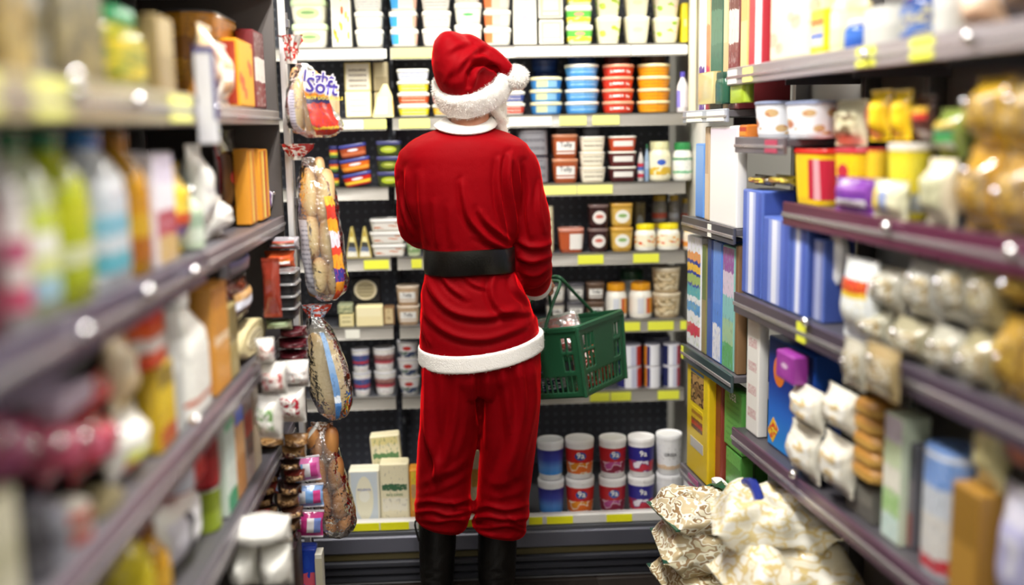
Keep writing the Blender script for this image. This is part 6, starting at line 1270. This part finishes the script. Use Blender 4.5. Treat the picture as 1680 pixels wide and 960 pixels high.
def breadmat(lo, hi, sc_=9):
    k = ('bread', lo, hi, sc_)
    if k in _M: return _M[k]
    m, nt, b = bsdf_mat('bread'); t = nt.nodes.new('ShaderNodeTexCoord'); s = nt.nodes.new('ShaderNodeSeparateXYZ'); nt.links.new(t.outputs['Generated'], s.inputs[0])
    n = nt.nodes.new('ShaderNodeTexNoise'); n.inputs['Scale'].default_value = sc_; nt.links.new(t.outputs['Object'], n.inputs['Vector'])
    f = mth(nt, 'SUBTRACT', mth(nt, 'ADD', .72, mth(nt, 'MULTIPLY', n.outputs['Fac'], .5)), mth(nt, 'ADD', mth(nt, 'MULTIPLY', mth(nt, 'ABSOLUTE', mth(nt, 'SUBTRACT', s.outputs[0], .55)), 1.1), mth(nt, 'MULTIPLY', mth(nt, 'POWER', mth(nt, 'ABSOLUTE', mth(nt, 'SUBTRACT', s.outputs[2], .5)), 3), 5)))
    nt.links.new(ramp(nt, f, [lo, hi], 'LINEAR', [.2, .85]), b.inputs['Base Color']); b.inputs['Roughness'].default_value = .55
    _M[k] = m; return m
def bag(label, rows, seed, nk, neckm):
    rw = dense(rows); rg_ = film_rings(rw, BYY, 40, seed)
    o = thing('bread_bag', label, 'bread bag', at(rows[0][1] / 2 + rows[0][2] / 2, rows[0][0], BYY))
    rg_ = [[v - o.location for v in q] for q in rg_]
    obj('film', mesh(*loft(rg_), CLING, angle=80), o)
    # gathered neck with a flared frill
    cx = (nk[1] + nk[2]) / 2
    fr = film_rings([(nk[0], nk[1], nk[2], .022), (nk[0] + 8, nk[1] + 3, nk[2] - 3, .02), (nk[0] + 20, cx - 9, cx + 9, .016), (nk[3] - 4, cx - 7, cx + 7, .013)], BYY, 40, seed + 5, .02)
    fr = [[v - o.location for v in q] for q in fr]
    obj('neck_frill', mesh(*loft(fr), neckm, angle=80), o)
    tz = at(cx, nk[3] - 3, BYY) - o.location
    obj('tie', mesh(*loft([oval(tz + Vector((0, 0, z)), (.0155, 0, 0), (0, .0145, 0), 16) for z in (-.006, -.003, .003, .006)]), mat('#c9c6c0', .3)), o)
    return o, rg_
# first bag: hot dog rolls
o, rg_ = bag('clear bag of pale hot dog rolls with red and purple print, topmost hanging bag', [(104, 487, 503, .016), (116, 482, 516, .034), (140, 472, 532, .052), (175, 468, 550, .062), (205, 472, 562, .064), (216, 484, 560, .058), (226, 505, 540, .03)], 1.0, (58, 462, 494, 104), prn('blobs', '#e0dcd6', '#c23a34', '#d8d2cc', scale=4, rough=.15))
bm1 = breadmat('#c9935a', '#efdcae')
for px, py, dy, wx, wz in ((487, 165, -.012, 26, 104), (513, 170, -.018, 28, 104), (539, 175, -.008, 28, 96), (490, 168, .03, 26, 100), (520, 172, .032, 28, 100), (545, 178, .03, 24, 90)): roll(o, px, py, dy, wx, wz, .024, bm1, None, 2, 'hot_dog_roll')
v, f = patch(rg_, 30, 38, 7, 23); vv = mesh(v, f, prn('bands', '#c2382a', '#d8b03a', '#c83a2c', '#cc4030', '#3a3a6a', '#e08a2a', '#ecdfc8', '#efe6d2', pos=(0, .1, .16, .3, .58, .68, .82, .9), rough=.2), angle=80)
lp = obj('printed_panel', vv, o)
for tx, px, py, s_, m_ in (('Light', 522, 128, .05, mat('#4a3a98', .3)), ('Soft', 527, 143, .058, mat('#4a3a98', .3))):
    for dz, mm, of in ((0, mat('#f4f2f4', .3), .075), (-.0025, m_, .02)):
        q = text_mesh(tx, .044 if tx == 'Light' else .056, mm, of); obj('lettering', q, o, at(px + 1, py, BYY - .078) - o.location + Vector((0, dz, 0)), (R(4), R(8), R(20)))
obj('lettering', text_mesh('HOT DOG ROLLS', .013, mat('#f0d84a', .3), .02), o, at(533, 161, BYY - .070) - o.location, (0, R(2), R(20)))
v, f = patch(rg_, 25, 28, 9, 21, -.003); obj('ingredient_label', mesh(v, f, prn('text', '#c9c8d8', '#7a7890', scale=14), angle=80), o)
# second bag: white rolls
o, rg_ = bag('clear bag of pale bread rolls with orange printed edge, second hanging bag', [(258, 496, 512, .014), (272, 494, 530, .034), (300, 490, 546, .05), (345, 490, 555, .058), (400, 494, 564, .060), (450, 500, 571, .060), (476, 508, 568, .05), (492, 524, 552, .026)], 4.0, (236, 462, 510, 262), prn('blobs', '#b83a34', '#d8cfc8', '#a82c2c', scale=4, rough=.15))
bm2 = breadmat('#b87f45', '#ecd6a2')
for px, py, dy, wx, wz, tl in ((507, 318, -.01, 29, 84, -3), (534, 322, -.014, 30, 88, 4), (510, 388, -.012, 30, 74, -2), (540, 390, -.014, 32, 80, 2), (522, 455, -.012, 34, 66, 12), (552, 452, -.006, 32, 68, 4), (512, 330, .03, 28, 84, 0), (540, 395, .03, 30, 80, 0), (535, 455, .03, 34, 66, 0), (524, 275, -.004, 18, 34, 0)): roll(o, px, py, dy, wx, wz, .024, bm2, None, tl)
v, f = patch(rg_, 23, 28, 13, 26, -.003); obj('ingredient_label', mesh(v, f, prn('text', '#d6d4dc', '#8a8898', scale=16), angle=80), o)
v, f = patch(rg_, 33, 38, 10, 28, -.002); obj('printed_panel', mesh(v, f, prn('bands', '#d8522a', '#e8982a', '#3a3a90', '#e6a030', '#d8452c', '#dfd6e0', '#e8a02c', '#c83a2a', '#e6b03a', pos=(0, .08, .18, .3, .45, .52, .66, .78, .92), rough=.2), angle=80), o)
# third bag: flat breads
o, rg_ = bag('clear bag of floury flat breads with blue label, third hanging bag', [(512, 505, 523, .014), (528, 503, 534, .03), (560, 502, 554, .042), (605, 504, 570, .05), (645, 510, 579, .05), (672, 522, 574, .042), (687, 540, 560, .02)], 9.0, (500, 500, 540, 518), prn('blobs', '#6a7a9a', '#c9ccd6', '#c84a3a', scale=4, rough=.15))
bm3 = breadmat('#c2a26c', '#ead9b2', 14)
for k, (px, py, w_, h_, tl) in enumerate(((526, 615, 46, 142, 8), (540, 620, 52, 140, 8), (552, 622, 46, 136, 8), (534, 618, 50, 140, 7))):
    c = at(px, py, BYY - .02 + .018 * k); hx, hz = w_ / 2 / sc(BYY), h_ / 2 / sc(BYY); rot = Euler((0, R(-tl), R(12 * (k - 1)))).to_matrix()
    rr = []
    for s_, t_ in ((.4, -1), (.8, -.9), (.97, -.5), (1, 0), (.97, .5), (.8, .9), (.4, 1)):
        rr.append([rot @ Vector((hx * s_ * math.cos(a), .009 * t_ + .004 * noise.noise(Vector((math.cos(a) * 3, math.sin(a) * 3, k * 5.1))), hz * s_ * math.sin(a))) for a in [2 * math.pi * j / 24 for j in range(24)]])
    obj('flat_bread', mesh(*loft(rr), bm3, angle=80), o, c - o.location)
v, f = patch(rg_, 31, 34, 6, 24, -.003); obj('printed_label', mesh(v, f, prn('bands', '#4a86d0', '#6a9cdc', '#e6ecf4', '#7aa4d8', '#8fb0d8', '#9ab8dc', pos=(0, .18, .22, .3, .55, .8), rough=.2), angle=80), o)
v, f = patch(rg_, 35, 38, 15, 24, -.002); obj('printed_panel', mesh(v, f, prn('blobs', '#4a8a3a', '#c23a2a', '#d8c84a', '#3a5a9a', scale=4, rough=.2), angle=80), o)
# fourth bag: brown rolls
o, rg_ = bag('clear bag of dark brown bread rolls, lowest hanging bag', [(704, 516, 532, .014), (716, 508, 546, .034), (745, 504, 558, .05), (790, 510, 570, .056), (835, 518, 582, .058), (862, 526, 584, .05), (878, 540, 572, .028)], 13.0, (695, 512, 540, 712), prn('blobs', '#b9a08a', '#d8cfc8', '#8a5a3a', scale=4, rough=.15))
bm4 = breadmat('#7a4520', '#c08548')
for px, py, dy, wx, wz, tl in ((516, 728, -.012, 26, 58, -6), (543, 728, -.014, 26, 56, 6), (522, 778, -.014, 28, 56, -4), (551, 776, -.014, 28, 58, 4), (530, 826, -.014, 28, 58, -4), (558, 824, -.014, 28, 58, 4), (541, 862, -.01, 28, 34, 0), (565, 860, -.01, 26, 34, 4), (530, 750, .03, 40, 60, 0), (540, 815, .03, 44, 64, 0)): roll(o, px, py, dy, wx, wz, .026, bm4, None, tl, 'brown_roll')
v, f = patch(rg_, 24, 28, 11, 21, -.003); obj('ingredient_label', mesh(v, f, prn('text', '#cfc6c2', '#8a7c78', scale=10), angle=80), o)
# small packets hanging beside the lowest bag, a carton and a card on the floor of the end
hk = [(482, 526, 748, 790, '#d87ab0', ('#7ab0e0', '#e6e2ea', '#c84a94')), (484, 530, 793, 833, '#8fb0e4', ('#e2e4ee', '#7aa8e0', '#d8488c')), (486, 528, 836, 882, '#c83a84', ('#c43a80', '#e9e4e6', '#7a8fd0'))]
for k, (a, c, y0_, y1_, cc, bb) in enumerate(hk):
    p0, p1 = at(a, y1_, 2.90), at(c, y0_, 2.90)
    o = thing('sweet_packet', ('upper', 'middle', 'lower')[k] + ' pink and blue packet hanging beside the brown rolls', 'packet', ((p0.x + p1.x) / 2, p0.y, p0.z), (0, R(-3 + 4 * k), R(8)), 'pink and blue packets hanging at the shelf end')
    pouch(o, p1.x - p0.x, .03, p1.z - p0.z, glossy(cc, .12), prn('vbands', *bb, rough=.15), mat('#e6e2ea', .25), k)
    obj('hang_hook', mesh(*tube(spline([(0, .004, (p1.z - p0.z) * .97), (-.012, .03, (p1.z - p0.z) * .975), (-.05, LY1 + .0 - p0.y, (p1.z - p0.z) * .98)], 4), .002, 6), mat('#a8a6a8', .2, .9)), o)
p0, p1 = at(488, 975, 2.92), at(518, 904, 2.92)
o = thing('snack_box', 'small blue box with red mark at the foot of the left shelving end', 'box', ((p0.x + p1.x) / 2, 2.96, .1312)); 
o.location.z = p0.z
carton(o, p1.x - p0.x, .06, p1.z - p0.z, mat('#1f3fae', .35), prn('logo', '#2346b8', '#2a50c0', '#2346b8', '#d8586a', scale=2), None)
st = thing('end_shelf', 'low steel ledge at the foot of the left shelving end', 'ledge', (at(492, 980, 2.95).x, 2.96, 0))
obj('ledge', mesh(*bxs(-.035, .05, -.07, .085, p0.z - .018, p0.z - .0008, .002), mat('#6d6a6c', .4, .3)), st)
obj('leg', mesh(*bxs(-.033, -.02, -.05, .07, .0, p0.z - .0185, .002), mat('#5d5a5c', .4, .3)), st)
obj('leg', mesh(*bxs(.035, .048, -.05, .07, .0, p0.z - .0185, .002), mat('#5d5a5c', .4, .3)), st)
q0, q1 = at(518, 975, 2.9), at(527, 908, 2.9)
o = thing('paper_card', 'white paper card standing beside the small blue box', 'card', ((q0.x + q1.x) / 2, 2.935, p0.z)); 
obj('card', mesh(*bxs(-(q1.x - q0.x) / 2, (q1.x - q0.x) / 2, -.03, .03, 0, q1.z - q0.z, .001), mat('#d9d5c6', .6)), o)
obj('printed_edge', mesh(*bxs(-(q1.x - q0.x) / 2 - .0004, (q1.x - q0.x) / 2 + .0004, -.0305, -.026, .0, (q1.z - q0.z) * .9), mat('#b9b29a', .6)), o)
# shelf sign at the bay break on the left
p0, p1 = at(322, 236, 2.09), at(354, 52, 2.09)
o = thing('shelf_sign', 'tall white shelf sign with blue frame sticking out from the left shelving', 'sign', ((p0.x + p1.x) / 2, 2.09, p0.z))
w_, h_ = p1.x - p0.x, p1.z - p0.z
obj('panel', mesh(*bxs(-w_ / 2, w_ / 2, -.003, .003, 0, h_, .001), mat('#eeeef6', .2)), o)
for x0, x1, z0, z1 in ((-w_ / 2, w_ / 2, h_ * .95, h_ + .002), (w_ * .36, w_ / 2 + .001, h_ * .25, h_ * .95)): obj('frame', mesh(*bxs(x0, x1, -.0045, .0045, z0, z1), mat('#2a2f8c', .3)), o)
obj('clip', mesh(*bxs(-w_ / 2 - .02, -w_ / 2 + .004, -.004, .004, h_ * .4, h_ * .5, .001), mat('#b9b9c0', .2, .6)), o)

# ---------------------------------------------------------------- settle the goods: soft or crowded neighbours give way so that nothing interpenetrates
from mathutils.bvhtree import BVHTree
def settle(rounds=5):
    skip = ('person', 'shopping_basket', 'ceiling_light', 'clip_strip', 'end_shelf')
    fixed = ('grocery_shelving', 'refrigerated_display_case')
    bpy.context.view_layer.update()
    th = [o for o in C.objects if o.type == 'EMPTY' and o.parent is None and o.name.split('.')[0] not in skip]
    fx = [(c, BVHTree.FromPolygons([c.matrix_world @ v.co for v in c.data.vertices], [tuple(p.vertices) for p in c.data.polygons])) for g in th if g.name.split('.')[0] in fixed for c in g.children_recursive if c.name.split('.')[0] in ('shelf', 'price_rail', 'bracket', 'side_panel', 'end_panel', 'base_deck', 'upright', 'end_post', 'deck')]
    fb = []
    for c, t in fx:
        b_ = [c.matrix_world @ Vector(q) for q in c.bound_box]; fb.append(([min(q[i] for q in b_) for i in range(3)], [max(q[i] for q in b_) for i in range(3)]))
    th = [o for o in th if o.name.split('.')[0] not in fixed]
    tot = {o: [1.0, 1.0] for o in th}; dirty = set(th); data = {}
    for rd in range(rounds):
        for o in dirty:
            vs, fs = [], []
            for c in o.children_recursive:
                k = len(vs); mw = c.matrix_world; vs += [mw @ v.co for v in c.data.vertices]; fs += [tuple(i + k for i in p.vertices) for p in c.data.polygons]
            data[o] = ([min(v[i] for v in vs) for i in range(3)], [max(v[i] for v in vs) for i in range(3)], BVHTree.FromPolygons(vs, fs))
        hit = {}
        def apart(a, b_): return any(a[0][k] > b_[1][k] or b_[0][k] > a[1][k] for k in range(3))
        st = sorted(th, key=lambda o: data[o][0][0])
        for i, a in enumerate(st):
            for b_ in st[i + 1:]:
                if data[b_][0][0] > data[a][1][0]: break
                if apart(data[a], data[b_]) or (a not in dirty and b_ not in dirty): continue
                if data[a][2].overlap(data[b_][2]):
                    za, zb_ = a.location.z, b_.location.z
                    if abs(za - zb_) > .02:               # one lies on the other: the lower one is pressed flatter
                        w_ = a if za < zb_ else b_; hit.setdefault(w_, set()).add('z')
                    for w_ in (a, b_): hit.setdefault(w_, set()).add('xy')
            if a in dirty:
                for (c, t), bb in zip(fx, fb):
                    if not apart(data[a], bb) and data[a][2].overlap(t): hit.setdefault(a, set()).update(('xy', 'z'))
        dirty = set()
        for o, m_ in hit.items():
            if o.name.split('.')[0] in ('bread_bag', 'sweet_packet', 'price_holder', 'food_clamshell', 'snack_packet', 'food_carton', 'sugar_bag', 'frozen_bag'): continue
            if 'xy' in m_ and tot[o][0] > .80: tot[o][0] *= .95; o.scale.x *= .95; o.scale.y *= .95; dirty.add(o)
            if 'z' in m_ and tot[o][1] > .88: tot[o][1] *= .965; o.scale.z *= .965; dirty.add(o)
        if not dirty: break
        bpy.context.view_layer.update()
settle()
